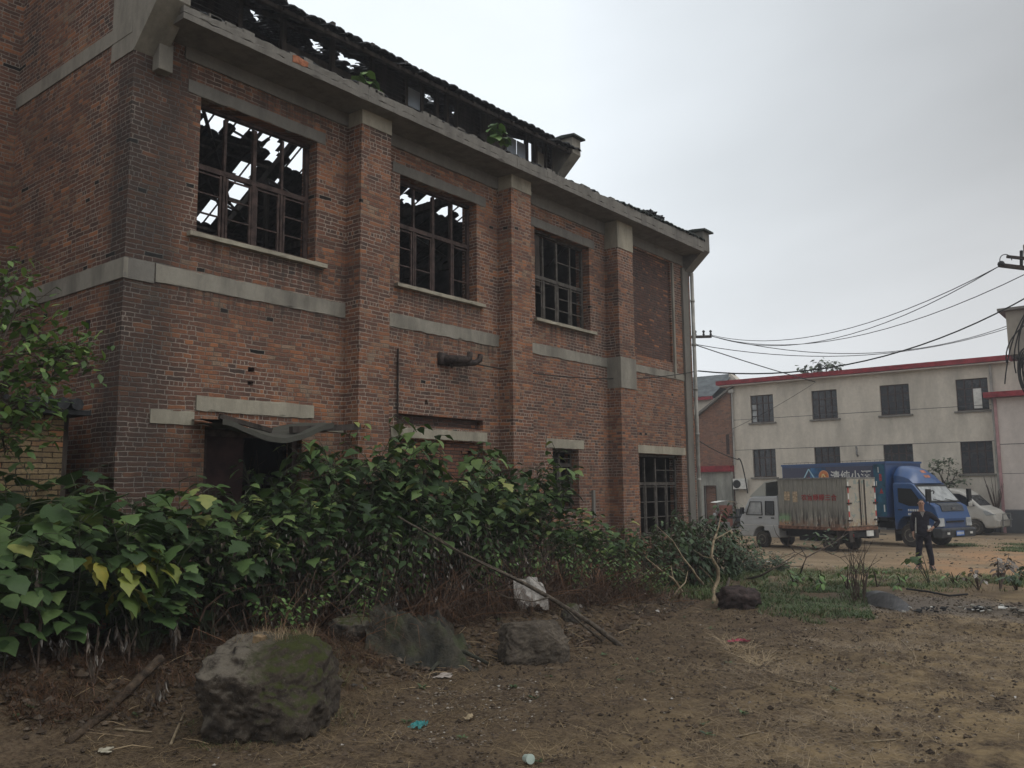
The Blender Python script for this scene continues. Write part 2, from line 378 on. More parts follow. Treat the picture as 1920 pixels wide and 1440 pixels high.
# ------------------------------------------------------------------ ground
def build_ground():
    def axis(lo, a, b, hi, st):
        xs = []; x = a
        while x <= b: xs.append(x); x += st
        g = st; x = b+st
        while x < hi: xs.append(x); g *= 1.14; x += g
        xs.append(hi); g = st; x = a-st
        while x > lo: xs.insert(0, x); g *= 1.14; x -= g
        xs.insert(0, lo); return xs
    xs = axis(-500, 2.2, 20, 700, .085); ys = axis(-500, -.5, 11, 700, .085)
    v = []; f = []
    for j, y in enumerate(ys):
        for i, x in enumerate(xs):
            h = G(x, y)
            if 1 < x < 20.2 and -1 < y < 10.2:
                q = noise.fractal(V((x*7, y*7, 2)), 1., 2.2, 4)
                k = 1-sm(16, 20, x)
                h += k*(.020*q+.018*max(0, noise.noise(V((x*5, y*5, 8))))+.016*noise.noise(V((x*11, y*11, 3))))
            v.append((x, y, h))
    n = len(xs)
    for j in range(len(ys)-1):
        for i in range(n-1): f.append((j*n+i, j*n+i+1, (j+1)*n+i+1, (j+1)*n+i))
    me = bpy.data.meshes.new('ground'); me.from_pydata(v, [], f); me.polygons.foreach_set('use_smooth', [True]*len(f))
    m, t, bs = newmat('earth')
    pos = t.n('ShaderNodeNewGeometry'); s0 = t.sep(pos)
    n1 = t.noise(pos, .7, 5, .6); n2 = t.noise(pos, 5, 6, .7); n3 = t.noise(pos, 28, 5, .7); n4 = t.noise(t.vm('MULTIPLY', pos, (1, 1, 1)), 90, 3, .6)
    soil = t.ramp(n2, [(.28, (.028, .019, .013)), (.5, (.078, .053, .034)), (.68, (.14, .098, .062))])
    soil = t.mix(t.rmp(n3, .42, .72, 0, .75), soil, (.17, .13, .085))
    soil = t.mix(t.rmp(n3, .5, .3, 0, .7), soil, (.018, .013, .010))
    straw = t.mix(n2, (.20, .14, .075), (.38, .285, .155))
    sx = t.m('SUBTRACT', t.m('ADD', s0[0], t.m('MULTIPLY', n1, 3)), t.m('MULTIPLY', s0[1], .9))
    soil = t.mix(t.m('MULTIPLY', t.rmp(t.noise(pos, 1.6, 5, .7), .40, .60, 0, .85), t.rmp(t.m('ADD', s0[1], t.m('MULTIPLY', n1, 2)), 6.0, 3.4, .12, 1)), soil, straw)
    soil = t.mix(t.rmp(n4, .58, .75, 0, .5), soil, (.26, .22, .16))
    yard = t.ramp(t.noise(t.vm('MULTIPLY', pos, (1.4, .35, 1)), .5, 6, .65), [(.3, (.17, .125, .08)), (.5, (.27, .20, .125)), (.7, (.36, .28, .19))])
    of = t.m('MULTIPLY', t.rmp(s0[1], 7.2, 5.2), t.rmp(t.noise(pos, .6, 4, .6), .36, .55))
    of = t.m('MULTIPLY', of, t.rmp(s0[0], 35, 30)); of = t.m('MULTIPLY', of, t.rmp(s0[0], 20.5, 22))
    yard = t.mix(of, yard, t.mix(n2, (.33, .19, .10), (.46, .29, .165)))
    yard = t.mix(t.rmp(n2, .5, .75, 0, .45), yard, (.13, .10, .07))
    yard = t.mix(t.rmp(s0[0], 38, 45), yard, (.10, .09, .075))
    col = t.mix(t.rmp(t.m('ADD', s0[0], t.m('MULTIPLY', t.m('SUBTRACT', n1, .5), 6)), 18.0, 21.5), soil, yard)
    cs = t.m('MULTIPLY', t.rmp(t.m('ADD', s0[0], t.m('MULTIPLY', n2, .6)), 16.4, 16.9), t.rmp(t.m('ADD', s0[0], n2), 19.2, 18.4)); cs = t.m('MULTIPLY', cs, t.rmp(s0[1], 6, 5))
    col = t.mix(t.m('MULTIPLY', cs, .85), col, t.mix(n2, (.10, .085, .07), (.19, .165, .14)))
    t.L.new(col, bs.inputs['Base Color']); bs.inputs['Roughness'].default_value = .95; bs.inputs['Specular IOR Level'].default_value = .15
    h = t.m('ADD', t.m('MULTIPLY', n3, 1.), t.m('MULTIPLY', n4, .6))
    b = t.n('ShaderNodeBump', {'Strength': .9, 'Distance': .03, 'Height': h}); t.L.new(b, bs.inputs['Normal'])
    me.materials.append(m)
    o = bpy.data.objects.new('ground', me); link(o); o['kind'] = 'structure'
build_ground()
# ------------------------------------------------------------------ main brick building
XL, XR, YF = 5.15, 20.82, 10.30
fac = thing('brick_factory', (XL, YF, 0), 'derelict two storey red brick workshop with empty windows, concrete bands and a broken tiled roof', 'building')
OPS = [(6.12, 8.13, 5.63, 7.57), (9.92, 11.94, 5.63, 7.57), (13.78, 15.84, 5.63, 7.57), (6.35, 7.95, .05, 3.02), (14.31, 15.27, 1.64, 2.97),
       (17.84, 20.03, .95, 2.96), (17.62, 19.70, 5.35, 8.02), (9.86, 12.10, .0, 3.0), (9.88, 12.10, 3.24, 3.42)]
for (a, b, c_, d_) in ((6.99, 7.10, 3.82, 3.89), (6.99, 7.08, 3.63, 3.69), (10.55, 10.62, 3.62, 3.69), (10.86, 11.02, 4.36, 4.52)): OPS.append((a, b, c_, d_))
w1 = MB(); wallgrid(w1, 'y', YF, .37, XL+.37, XR, -.3, 8.34, OPS)
wallgrid(w1, 'y', YF, .37, XL, XL+.37, -.3, 8.34, [])
w1.build('front_wall', M['brick'], fac)
# brick panels closing openings, recessed
p = MB(); p.box(17.62, 19.70, YF+.05, YF+.2, 5.35, 8.02); p.build('bricked_up_opening', M['brick_dark'], fac)
p = MB(); p.box(9.86, 12.10, YF+.11, YF+.25, -.3, 3.0)
for i in range(26):
    x = random.Random(i).uniform(9.95, 11.9); z = random.Random(i+70).uniform(1.2, 2.95); p.box(x, x+random.Random(i).choice((.11, .23)), YF+.11-.03, YF+.12, z, z+.05)
p.build('bricked_up_doorway', M['brick_fill'], fac)
p = MB(); p.box(9.88, 12.1, YF+.14, YF+.3, 3.24, 3.42); p.build('broken_slot', M['brick_dark'], fac)
# side gable wall and inner wing wall
sd = MB()
sd.prism([(10.67, -.3), (13.95, -.3), (13.95, 11.6), (10.67, 9.7)], lambda u, v, w_: (w_, u, v), XL, XL+.37)
sd.prism([(YF+.004, 8.34), (10.67, 8.34), (10.67, 9.7), (YF+.004, 9.35)], lambda u, v, w_: (w_, u, v), XL, XL+.37)
sd.build('side_wall', M['brick_side'], fac)
s2 = MB(); s2.box(-4, XL+.2, 13.95, 14.3, -.3, 12.5); s2.build('wing_wall', M['brick_side'], fac)
r = MB(); r.prism([(YF+.37, -.3), (21.4, -.3), (21.4, 8.8), (15.5, 11.7), (YF+.37, 9.1)], lambda u, v, w_: (w_, u, v), XR-.37, XR)
r.build('end_wall', [M['soot']], fac)
bk = MB(); bk.box(XL, XR, 21.4, 21.7, -.3, 8.9); bk.build('rear_wall', M['soot'], fac)
iv = MB(); iv.box(XL+.02, XL+.36, 14.3, 21.4, -.3, 9.2); iv.build('left_rear_wall', M['soot'], fac)
fl = MB(); fl.box(XL+.37, XR-.37, YF+.37, 21.4, 4.75, 4.95); fl.build('upper_floor', M['soot'], fac)
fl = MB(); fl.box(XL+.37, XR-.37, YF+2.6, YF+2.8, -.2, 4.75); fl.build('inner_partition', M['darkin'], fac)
# pilasters
for i, (a, b) in enumerate(((8.73, 9.37), (12.57, 13.2), (16.5, 17.18))):
    q = MB(); q.box(a, b, 9.95, YF-.001, -.3, 8.335); pl = q.build('pilaster', M['brick_pil'], fac)
    zc = (7.99, 8.0, 7.67)[i]
    q = MB(); q.box(a-.003, b+.003, 9.935, YF-.002, zc, 8.332); q.build('concrete_cap', M['conc_light'], pl)
    if i == 2:
        q = MB(); q.box(a-.004, b+.004, 9.93, YF-.002, 4.40, 5.11); q.build('concrete_block', M['conc'], pl)
# bands
def rough(q, a, b, y0, y1, z0, z1, amp=.007, step=.07, s0=0, s1=0):
    n = max(2, int((b-a)/step)); base = len(q.v)
    for i in range(n+1):
        x = a+(b-a)*i/n; e = [amp*noise.noise(V((x*6, z0*3, k*5)))*2 for k in range(4)]; e[0] += s0*(x-7); e[1] += s1*(x-7)
        c0 = .028*max(0, noise.noise(V((x*4.5, z0*7, 11)))-.38)*2.5; c1 = .028*max(0, noise.noise(V((x*4.5, z1*7, 17)))-.38)*2.5
        q.v += [V((x, y0+c0, z0+e[0])), V((x, y0+e[2]*.5, z0+.018+c0+s0*(x-7))), V((x, y0+e[3]*.5, z1-.018-c1+s1*(x-7))), V((x, y0+c1, z1+e[1])), V((x, y1, z1+e[1])), V((x, y1, z0+e[0]))]
    for i in range(n):
        for k in range(6): q.face((base+i*6+k, base+(i+1)*6+k, base+(i+1)*6+(k+1) % 6, base+i*6+(k+1) % 6))
    q.face([base+k for k in range(6)]); q.face([base+n*6+k for k in range(6)][::-1])
def band(a, b, z0, z1, mk='conc', nm='concrete_band', y0=YF-.018):
    q = MB(); rough(q, a, b, y0, YF+.05, z0, z1); return q.build(nm, M[mk], fac)
band(5.56, 8.728, 4.855, 5.09); band(9.372, 12.568, 4.87, 5.10); band(13.204, 16.494, 4.88, 5.10); band(17.186, 20.3, 4.93, 5.10)
band(XL-.015, 5.54, 4.83, 5.09, 'conc_dark')
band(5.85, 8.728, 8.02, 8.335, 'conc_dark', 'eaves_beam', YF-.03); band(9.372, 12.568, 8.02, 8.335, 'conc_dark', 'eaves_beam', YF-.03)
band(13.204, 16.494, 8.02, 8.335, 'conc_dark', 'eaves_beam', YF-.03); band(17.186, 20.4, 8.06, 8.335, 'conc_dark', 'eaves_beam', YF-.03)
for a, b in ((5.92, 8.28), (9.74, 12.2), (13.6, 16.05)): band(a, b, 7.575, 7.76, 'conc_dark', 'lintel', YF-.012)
band(5.57, 6.18, 3.02, 3.20, 'conc_light', 'lintel'); band(6.2, 8.14, 3.22, 3.42, 'conc_light', 'lintel', YF-.03); band(8.16, 8.727, 3.04, 3.14, 'conc_light', 'lintel')
band(9.74, 12.2, 3.02, 3.19, 'conc_light', 'lintel'); band(14.08, 15.46, 2.98, 3.17, 'conc_light', 'lintel'); band(17.78, 20.22, 2.97, 3.16, 'conc_light', 'lintel')
for a, b in ((5.98, 8.3), (9.8, 12.1), (13.72, 15.98)):
    q = MB(); rough(q, a, b, YF-.09, YF+.3, 5.565, 5.625, .004); q.build('window_sill', M['conc_light'], fac)
# side bands
q = MB(); q.box(XL-.02, XL+.04, YF-.02, 13.95, 4.83, 5.09); q.build('concrete_band', M['conc'], fac)
q = MB(); q.box(XL-.018, XL+.03, YF+.05, 13.95, 8.12, 8.33); q.build('concrete_band', M['conc'], fac)
q = MB(); q.box(XL-.006, XL+.01, 11.13, 11.24, 4.28, 4.40); q.build('vent_shade_patch', M['darkin'], fac)  # near-black plate on the wall face, painted shade of a vent opening
# gutter slab with soffit
q = MB(); rough(q, XL+.3, 20.45, 9.66, YF+.3, 8.215, 8.30, .003, s0=.0095, s1=.0105); rough(q, XL+.3, 20.45, 9.662, 9.75, 8.305, 8.405, .014, s0=.0105, s1=.018)
for x in (8.6, 12.4, 13.4, 17.15, 18.9): q.box(x, x+.012, 9.655, 9.68, 8.24+.0095*(x-7), 8.38+.018*(x-7))
g_ = q.build('eaves_gutter', M['conc_gutter'], fac)
ch = MB()
rr_ = random.Random(5)
for i in range(46):
    x = rr_.uniform(5.8, 20.3); s_ = rr_.uniform(.03, .1); ch.box(x, x+s_*2, 9.68, 9.78, 8.39+.018*(x-7), 8.41+.018*(x-7)+s_*.6)
q = MB(); rough(q, 7.15, 7.42, 9.652, 9.70, 8.30, 8.40, .02); q.build('exposed_brick', simple('orange_brick', (.38, .15, .08), .9, .3, 14, bump=.5), g_)
ch.build('crumbled_edge', M['conc_gutter'], g_)['kind'] = 'stuff'
# gable end corbels (horse head walls)
def corbel(x0, x1, yb, ztop, nm='gable_corbel', yw=YF, zf=7.86, cap=True, mat='conc_dark'):
    q = MB(); q.prism([(yw, zf), (yw-.62, zf+.56), (yw-.62, ztop), (yw-.08, ztop+.02), (yw+.6, ztop+.30), (yw+.6, zf)], lambda u, v, w_: (w_, u, v), x0, x1)
    c = q.build(nm, M[mat], fac)
    if cap:
        q = MB(); q.prism([(yw-.72, ztop), (yw-.72, ztop+.045), (yw-.35, ztop+.085), (yw-.02, ztop+.07), (yw-.02, ztop+.025)], lambda u, v, w_: (w_, u, v), x0-.07, x1+.07)
        q.build('cap_slab', M['tile_moss'], c)
corbel(XL-.012, XL+.40, 0, 9.5, mat='conc'); corbel(20.45, XR+.012, 0, 8.93)
corbel(15.96, 16.30, 0, 10.38, 'gable_corbel', 11.4, 9.44, mat='conc')
q = MB(); q.box(5.40, 5.60, YF-.16, YF+.02, 7.66, 8.05); q.build('beam_stub', M['conc'], fac, bevel=.01)
# end drain pipe and corner post
q = MB(); q.tube([(20.70, 10.17, -.1), (20.70, 10.17, 7.9)], .05, 10)
for z in (1.1, 2.3, 3.5, 4.7, 5.9, 7.1): q.tube([(20.70, 10.17, z), (20.70, 10.17, z+.07)], .06, 10)
q.build('drain_pipe', M['pvc'], fac, smooth=True)
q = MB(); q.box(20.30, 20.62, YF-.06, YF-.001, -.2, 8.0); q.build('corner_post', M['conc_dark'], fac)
q = MB(); q.box(19.74, 19.82, YF-.05, YF, 4.95, 8.02); q.build('concrete_strip', M['conc'], fac)
# black rod, stub, pipes
q = MB(); q.tube([(9.87, YF-.03, 4.50), (9.87, YF-.03, 3.3)], .016, 6); q.build('iron_rod', M['rust'], fac)
q = MB(); q.box(15.74, 15.82, YF-.05, YF, 1.5, 2.1); q.build('wall_stub', M['conc_dark'], fac)
q = MB(); 
pp = MB()
pp.tube([(11.0, YF+.1, 4.46), (11.05, YF-.12, 4.45), (11.32, YF-.26, 4.45), (11.40, YF-.28, 4.49), (11.42, YF-.28, 4.60)], [.075, .08, .075, .06, .055], 10)
pp.tube([(11.02, YF+.05, 4.40), (11.2, YF-.15, 4.385), (11.6, YF-.24, 4.43), (11.72, YF-.25, 4.50), (11.74, YF-.25, 4.60)], [.06, .06, .055, .055, .05], 10)
pp.box(10.86, 11.06, YF-.06, YF, 4.34, 4.56); pp.tube([(11.1, YF-.1, 4.38), (11.12, YF-.12, 4.30)], .03, 6)
pp.build('exhaust_pipe', M['rust'], fac, smooth=True)
# ---- windows of the workshop
def fwin(x0, x1, z0, z1, seed, missing=(), ncol=4, ztr=None, yf=YF+.17, mk='frame_g', swing=(), nobar=False):
    R = random.Random(seed); q = MB(); T = .065
    ztr = ztr or z0+(z1-z0)*.60
    q.box(x0, x1, yf, yf+T, z0, z0+.05); q.box(x0, x1, yf, yf+T, z1-.05, z1); q.box(x0, x0+.06, yf+.002, yf+T-.002, z0+.06, z1-.09); q.box(x1-.06, x1, yf+.002, yf+T-.002, z0+.06, z1-.09)
    q.box(x0+.06, x1-.06, yf+.004, yf+T-.004, ztr, ztr+.075)
    xs = [x0+(x1-x0)*k/ncol for k in range(ncol+1)]
    for k in range(1, ncol):
        ww = .04 if k != ncol//2 else .06
        q.box(xs[k]-ww/2, xs[k]+ww/2, yf+.006, yf+T-.006, z0+.06, ztr); q.box(xs[k]-ww/2, xs[k]+ww/2, yf+.006, yf+T-.006, ztr+.075, z1-.09)
    fr = q.build('window', M[mk], fac)
    for k in range(ncol):
        if k in missing: continue
        a, b = xs[k]+.035, xs[k+1]-.035
        if k in swing:
            c = MB(); ang = R.uniform(.5, 1.1)
            Mx = Matrix.Translation((a, yf+.05, 0)) @ Matrix.Rotation(ang, 4, 'Z') @ Matrix.Translation((-a, -yf-.05, 0))
        else: c = MB(); Mx = None
        yy0, yy1 = yf+.012, yf+.045
        c.box(a, a+.035, yy0, yy1, z0+.07, ztr-.01, M=Mx); c.box(b-.035, b, yy0, yy1, z0+.07, ztr-.01, M=Mx)
        n = 3
        for j in range(n+1):
            zz = z0+.07+(ztr-.05-z0-.07)*j/n
            if R.random() < .9: c.box(a+.035, b-.035, yy0+.004, yy1-.004, zz, zz+.022, M=Mx)
        c.build('casement', M[mk], fr)
    c = MB()
    for k in range(ncol):
        a, b = xs[k]+.03, xs[k+1]-.03
        if nobar or R.random() < .35: continue
        zz = (ztr+.075+z1-.09)/2; c.box(a, b, yf+.015, yf+.04, zz, zz+.02)
    if c.v: c.build('glazing_bars', M[mk], fr)
    return fr
fwin(6.14, 8.11, 5.64, 7.56, 3, missing=(), ncol=4, ztr=6.62, mk='frame', nobar=True)
fwin(9.94, 11.92, 5.64, 7.56, 4, swing=(2,), ncol=4, ztr=6.7, mk='frame', nobar=True)
fwin(13.80, 15.82, 5.64, 7.56, 8, ncol=4, ztr=6.55)
fwin(17.86, 20.01, .97, 2.95, 9, ncol=4, ztr=2.2)
fwin(14.33, 15.25, 1.66, 2.96, 11, ncol=2, ztr=2.6)
# window 3: a torn dark board hanging in its left light
q = MB(); q.box(13.86, 14.22, YF+.2, YF+.22, 6.4, 7.62); q.box(13.82, 14.5, YF+.1, YF+.16, 7.52, 7.66); q.build('hanging_board', M['wood'], fac)
# door posts behind canopy
q = MB(); q.box(6.35, 6.45, YF+.1, YF+.2, 0, 3.0); q.box(7.85, 7.95, YF+.1, YF+.2, 0, 3.0); q.box(6.45, 7.85, YF+.1, YF+.2, 2.9, 3.0); q.build('door_frame', M['frame'], fac)
q = MB(); q.box(6.46, 7.05, YF+.14, YF+.18, 0, 2.9); q.build('door_leaf', simple('dull_red_door', (.04, .016, .015), .7, .4, 5), fac)
# collapsed canopy
q = MB()
N_ = 22
def cz(u, v): return 3.10-.20*sin(pi*min(1, max(0, u)))**1.5*(.4+.6*v)+.015*noise.noise(V((u*7, v*5, 0)))-.04*v+.05*sm(.6, 1, u)
for layer, dz_ in ((0, 0), (1, -.05)):
    for i in range(N_):
        for j in range(6):
            a, b = i/N_, (i+1)/N_; c, d = j/6, (j+1)/6
            X = lambda u: 6.14+u*1.8; Y = lambda v: YF-.02-v*.72
            P4 = [(X(a), Y(c), cz(a, c)+dz_), (X(b), Y(c), cz(b, c)+dz_), (X(b), Y(d), cz(b, d)+dz_), (X(a), Y(d), cz(a, d)+dz_)]
            q.quad(*(P4 if layer == 0 else P4[::-1]))
            if j == 5: 
                if layer == 0: q.quad((X(a), Y(1), cz(a, 1)), (X(b), Y(1), cz(b, 1)), (X(b), Y(1), cz(b, 1)-.07), (X(a), Y(1), cz(a, 1)-.07))
q.build('sagging_canopy', concrete('canopy_slab', (.075, .075, .062), sc=5, amt=.8), fac)
q = MB(); q.beam((7.3, YF-.60, 2.985), (8.62, YF-.50, 3.10), .08, .09); q.beam((6.15, YF-.65, 3.1), (6.9, YF-.7, 2.95), .06, .06); q.build('canopy_beam', M['wood'], fac)
# ---- roof: trusses, purlins, rafters, tiles
TX = (5.6, 9.05, 12.9, 16.85, 20.4)
def ridge(x): return 12.2 if x < 16.95 else 11.55
tr = MB()
for x in TX:
    rz_ = ridge(x) - .25
    if x != 9.05: tr.beam((x, 10.45, 8.25), (x, 21.3, 8.25), .14, .16)
    tr.beam((x, 10.4, 8.6), (x, 15.5, rz_), .14, .18); tr.beam((x, 15.5, rz_), (x, 21.35, 8.75), .14, .18)
    tr.beam((x, 15.5, rz_), (x, 15.5, 8.25), .10, .10, upv=(1, 0, 0)); tr.beam((x, 15.5, 8.4), (x, 18.4, 10.3), .08, .08)
    if x != 9.05: tr.beam((x, 15.5, 8.4), (x, 12.8, 10.2), .08, .08)
    tr.beam((x, 18.4, 10.4), (x, 18.4, 8.25), .1, .1, upv=(1, 0, 0))
tr.build('roof_truss', M['wood'], fac)
def back_z(y, x=0): return ridge(x)-(y-15.5)*((ridge(x)-9.0)/5.9)
pr = MB(); ra = MB(); R = random.Random(12)
for y in (16.0, 17.2, 18.35, 19.5, 20.6, 21.25):
    for xa, xb in zip(TX[:-1], TX[1:]):
        if R.random() < .12: continue
        pr.beam((xa, y, back_z(y, xa)-.1+R.uniform(-.03, .03)), (xb, y+R.uniform(-.08, .08), back_z(y, xa)-.1+R.uniform(-.05, .02)), .07, .07)
x = 5.5
while x < 20.8:
    y0, y1 = 15.5, 21.5
    if R.random() < .3: y0 = R.uniform(16, 19)
    if R.random() < .2: y1 = R.uniform(18, 21)
    ra.beam((x, y0, back_z(y0, x)-.02), (x+R.uniform(-.08, .08), y1, back_z(y1, x)-.02), .035, .03); x += R.uniform(.3, .65)
for (a, b) in (((10.2, 17.2), (12.6, 19.6)), ((12.3, 17.5), (11.2, 20.3)), ((14.6, 18.2), (13.2, 20.2)), ((15.8, 16.4), (14.6, 18.0))):
    ra.beam((a[0], a[1], back_z(a[1], a[0])-.15), (b[0], b[1], back_z(b[1], b[0])-.2), .08, .05)
pr.build('purlins', M['wood'], fac); ra.build('rafters', M['wood'], fac)
# tiled slopes. Holes in the rear slope: places where the tiles have fallen, in (x, y) on the roof plane
def backhit(x, y):
    d = ray(x, y); k = (12.2-9.0)/5.9
    for kk, rz_ in ((k, 12.2), ((11.55-9)/5.9, 11.55)):
        t_ = (rz_+15.5*kk-2.15)/(d.z+kk*d.y); p_ = CAMP+d*t_
        if (p_.x < 16.95) == (rz_ == 12.2): return p_
    return p_
HOLES = []
def hole(*pts):
    P_ = [backhit(*p_) for p_ in pts]; cx = sum(p_.x for p_ in P_)/len(P_); cy = sum(p_.y for p_ in P_)/len(P_)
    HOLES.append([(cx+(p_.x-cx)*1.22+(.06 if p_.x > cx else -.06), cy+(p_.y-cy)*1.22+(.08 if p_.y > cy else -.08)) for p_ in P_])
hole((376, 208), (412, 216), (412, 250), (376, 243)); hole((436, 228), (473, 240), (470, 256), (436, 250))
hole((494, 262), (518, 255), (518, 300), (488, 282)); hole((536, 262), (572, 275), (572, 322), (536, 315))
hole((452, 308), (472, 312), (472, 338), (446, 332)); hole((432, 340), (464, 345), (428, 395), (428, 362)); hole((418, 368), (418, 398), (388, 388))
hole((384, 395), (404, 402), (392, 416), (372, 415)); hole((498, 340), (516, 342), (514, 348), (499, 347))
hole((782, 355), (806, 360), (808, 376), (792, 372)); hole((819, 368), (848, 376), (848, 390), (822, 384)); hole((852, 388), (876, 392), (872, 412), (854, 410)); hole((754, 345), (768, 350), (766, 376), (756, 374))
hole((760, 372), (788, 378), (788, 386), (760, 380)); hole((820, 392), (842, 398), (842, 404), (820, 399))
def inpoly(x, y, P_):
    c = False; j = len(P_)-1
    for i in range(len(P_)):
        xi, yi = P_[i]; xj, yj = P_[j]
        if (yi > y) != (yj > y) and x < (xj-xi)*(y-yi)/(yj-yi)+xi: c = not c
        j = i
    return c
def tiles(x0, x1, y0, zf, y1, seed, pitch=.2, course=.16, drop=None, gap=.0, mats='tile', jit=.02, name='tiled_slope'):
    """zf(x,y) height of the slope. One mesh of overlapping curved tiles, eaves edge at y0."""
    R = random.Random(seed); q = MB(); n = max(1, round(abs(y1-y0)/course)); st = (y1-y0)/n; sg = 1 if st > 0 else -1
    x = x0
    while x < x1:
        for j in range(n):
            ya = y0+st*j; yb = ya+st*1.25
            xc = x+pitch/2+R.uniform(-jit, jit)
            if drop and drop(xc, (ya+yb)/2): continue
            if R.random() < gap: continue
            lift = R.uniform(0, jit*.9); tl = R.uniform(-.02, .02); b = len(q.v)
            for yy, dz_ in ((ya-sg*R.uniform(0, jit*1.6), .035+lift), (yb, .0+lift)):
                for k in range(5):
                    a = pi*k/4; q.v.append(V((xc-cos(a)*pitch*.56, yy+tl*cos(a), zf(xc, yy)+sin(a)*pitch*.30+dz_)))
            for k in range(4): q.face((b+k, b+k+1, b+6+k, b+5+k), 0, R.random())
            if j == 0:
                b2 = len(q.v)
                for k in range(5): q.v.append(q.v[b+k]+V((0, 0, -.022)))
                for k in range(4): q.face((b+k, b2+k, b2+k+1, b+k+1))
        x += pitch
    return q.build(name, M[mats], fac)
MH = [onY(a, b, 11.9) for a, b in ((588, 88), (584, 82), (593, 92), (634, 108), (653, 124), (474, 34), (665, 118), (800, 186), (848, 212))]
for h_ in MH: HOLES.append([(h_.x/h_.y*15.4-.22, 15.3), (h_.x/h_.y*15.4+.22, 15.3), (h_.x/h_.y*16.4+.24, 16.4), (h_.x/h_.y*16.4-.24, 16.4)])
def bd(x, y): return any(inpoly(x, y, h) for h in HOLES)
tiles(5.2, 16.95, 21.6, lambda x, y: back_z(y, 5), 15.45, 1, pitch=.3, course=.3, drop=bd, name='rear_tiled_slope')
tiles(16.95, 20.8, 21.6, lambda x, y: back_z(y, 18), 15.45, 2, pitch=.3, course=.3, drop=bd, name='rear_tiled_slope')
def board(x0, x1, nm):
    q = MB(); st = .12; x = x0
    while x < x1-1e-6:
        xb = min(x+st, x1); y = 15.5
        while y < 21.5:
            if not bd((x+xb)/2, y+st/2):
                za, zb = back_z(y, x0+.1)-.005, back_z(y+st, x0+.1)-.005
                q.quad((x, y, za), (xb, y, za), (xb, y+st, zb), (x, y+st, zb))
            y += st
        x += st
    return q.build(nm, M['wood'], fac)
board(5.2, 16.95, 'roof_boarding'); board(16.95, 20.8, 'roof_boarding')
# front: lower eaves slope and monitor slope
lowz = lambda x, y: 8.36+.018*(x-7)+.48*(y-9.70)
def fd(x, y): return (x < 16.2 and y < 10.2 and noise.noise(V((x*1.3, 1, 0))) > .05) or noise.noise(V((x*1.5, y*2, 7))) > .42
tiles(5.7, 16.3, 9.74, lowz, 11.4, 3, drop=fd, jit=.035, name='lower_tiled_slope')
tiles(16.3, 20.45, 9.66, lambda x, y: 8.40+.018*(x-7)+.48*(y-9.70), 15.5, 4, jit=.03, mats='tile_moss', name='end_tiled_slope')
monz = lambda x, y: 9.83+.022*(x-7)+.035*noise.noise(V((x*.6, 0, 0)))+.46*(y-10.75)
def md_(x, y):
    for h in MH:
        k = (h.z-2.15)/h.y
        if abs(x-h.x/h.y*y) < .13 and abs(monz(x, y)-(2.15+k*y)) < .13: return True
    return False
tiles(5.2, 16.0, 10.72, monz, 15.5, 6, drop=md_, jit=.04, name='monitor_tiled_slope')
q = MB(); R = random.Random(8)
for y in (10.85, 11.75, 14.3, 15.3):
     q.beam((5.3, y, monz(5.3, y)-.07), (16.0, y, monz(16.0, y)-.07), .07, .07)
x = 5.3
while x < 16.0:
    ye = 12.2 if 8.0 < x < 14.2 else 15.5; q.beam((x, 10.76, monz(x, 10.76)-.03), (x, ye, monz(x, ye)-.03), .06, .04); x += .42
q.build('monitor_rafters', M['wood'], fac)
# eave rubble heap on the end slope
q = MB()
for i in range(60):
    x = R.gauss(18.2, .45); y = R.uniform(9.8, 10.3); z = 8.60+.48*(y-9.70)+max(0, .17-abs(x-18.2)*.22)*R.random()+.03
    Mx = Matrix.Translation((x, y, z)) @ Matrix.Rotation(R.uniform(-.7, .7), 4, 'X') @ Matrix.Rotation(R.uniform(-1, 1), 4, 'Z')
    q.box(-.1, .1, -.08, .08, -.01, .012, M=Mx)
q.build('loose_tiles', M['tile'], fac)['kind'] = 'stuff'
# monitor wall with louvres, posts, panels
q = MB(); ps = MB(); lv = MB()
for x in [5.6+.0, 7.4, 8.25, 9.3, 10.25, 11.12, 11.56, 12.0, 12.3, 12.62, 13.38, 14.2, 15.0, 15.35, 15.75, 15.95]: ps.box(x-.04, x+.04, 11.38, 11.46, 9.3, 10.5)
ps.box(5.5, 16.0, 11.47, 11.55, 10.25, 10.45); ps.build('monitor_posts', M['wood'], fac)
lv_parts = []
for a, b in ((5.6, 7.4), (10.29, 11.08), (12.66, 13.34), (15.72, 15.95)):
    lv = MB(); z = 9.42
    while z < 10.45:
        lv.quad((a, 11.36, z), (b, 11.36, z), (b, 11.46, z+.075), (a, 11.46, z+.075)); lv.quad((a, 11.36, z-.012), (a, 11.46, z+.063), (b, 11.46, z+.063), (b, 11.36, z-.012)); lv.quad((a, 11.36, z-.012), (b, 11.36, z-.012), (b, 11.36, z), (a, 11.36, z)); z += .085
    lv.build('louvre_bay', M['wood'], fac)
for a_ in ((13.42, 14.16, 11.40, 11.44, 9.3, 10.5), (5.6, 7.4, 11.47, 11.5, 9.3, 10.45), (10.25, 11.1, 11.47, 11.5, 9.3, 10.25), (12.64, 13.36, 11.47, 11.5, 9.3, 10.25), (15.72, 16.0, 11.47, 11.5, 9.3, 10.25), (8.2, 10.25, 11.46, 11.49, 9.3, 9.72)):
    q = MB(); q.box(*a_); q.build('boarding', M['wood'], fac)
for a, b, c, d in ((11.15, 11.53, 9.62, 10.0), (14.28, 14.62, 9.6, 10.03), (14.66, 14.97, 9.62, 10.03), (15.42, 15.68, 9.5, 10.02)):
    k = MB(); k.box(a, b, 11.41, 11.43, c, d); k.build('louvre_pane', M['panel'] if a < 15 else M['conc'], fac)
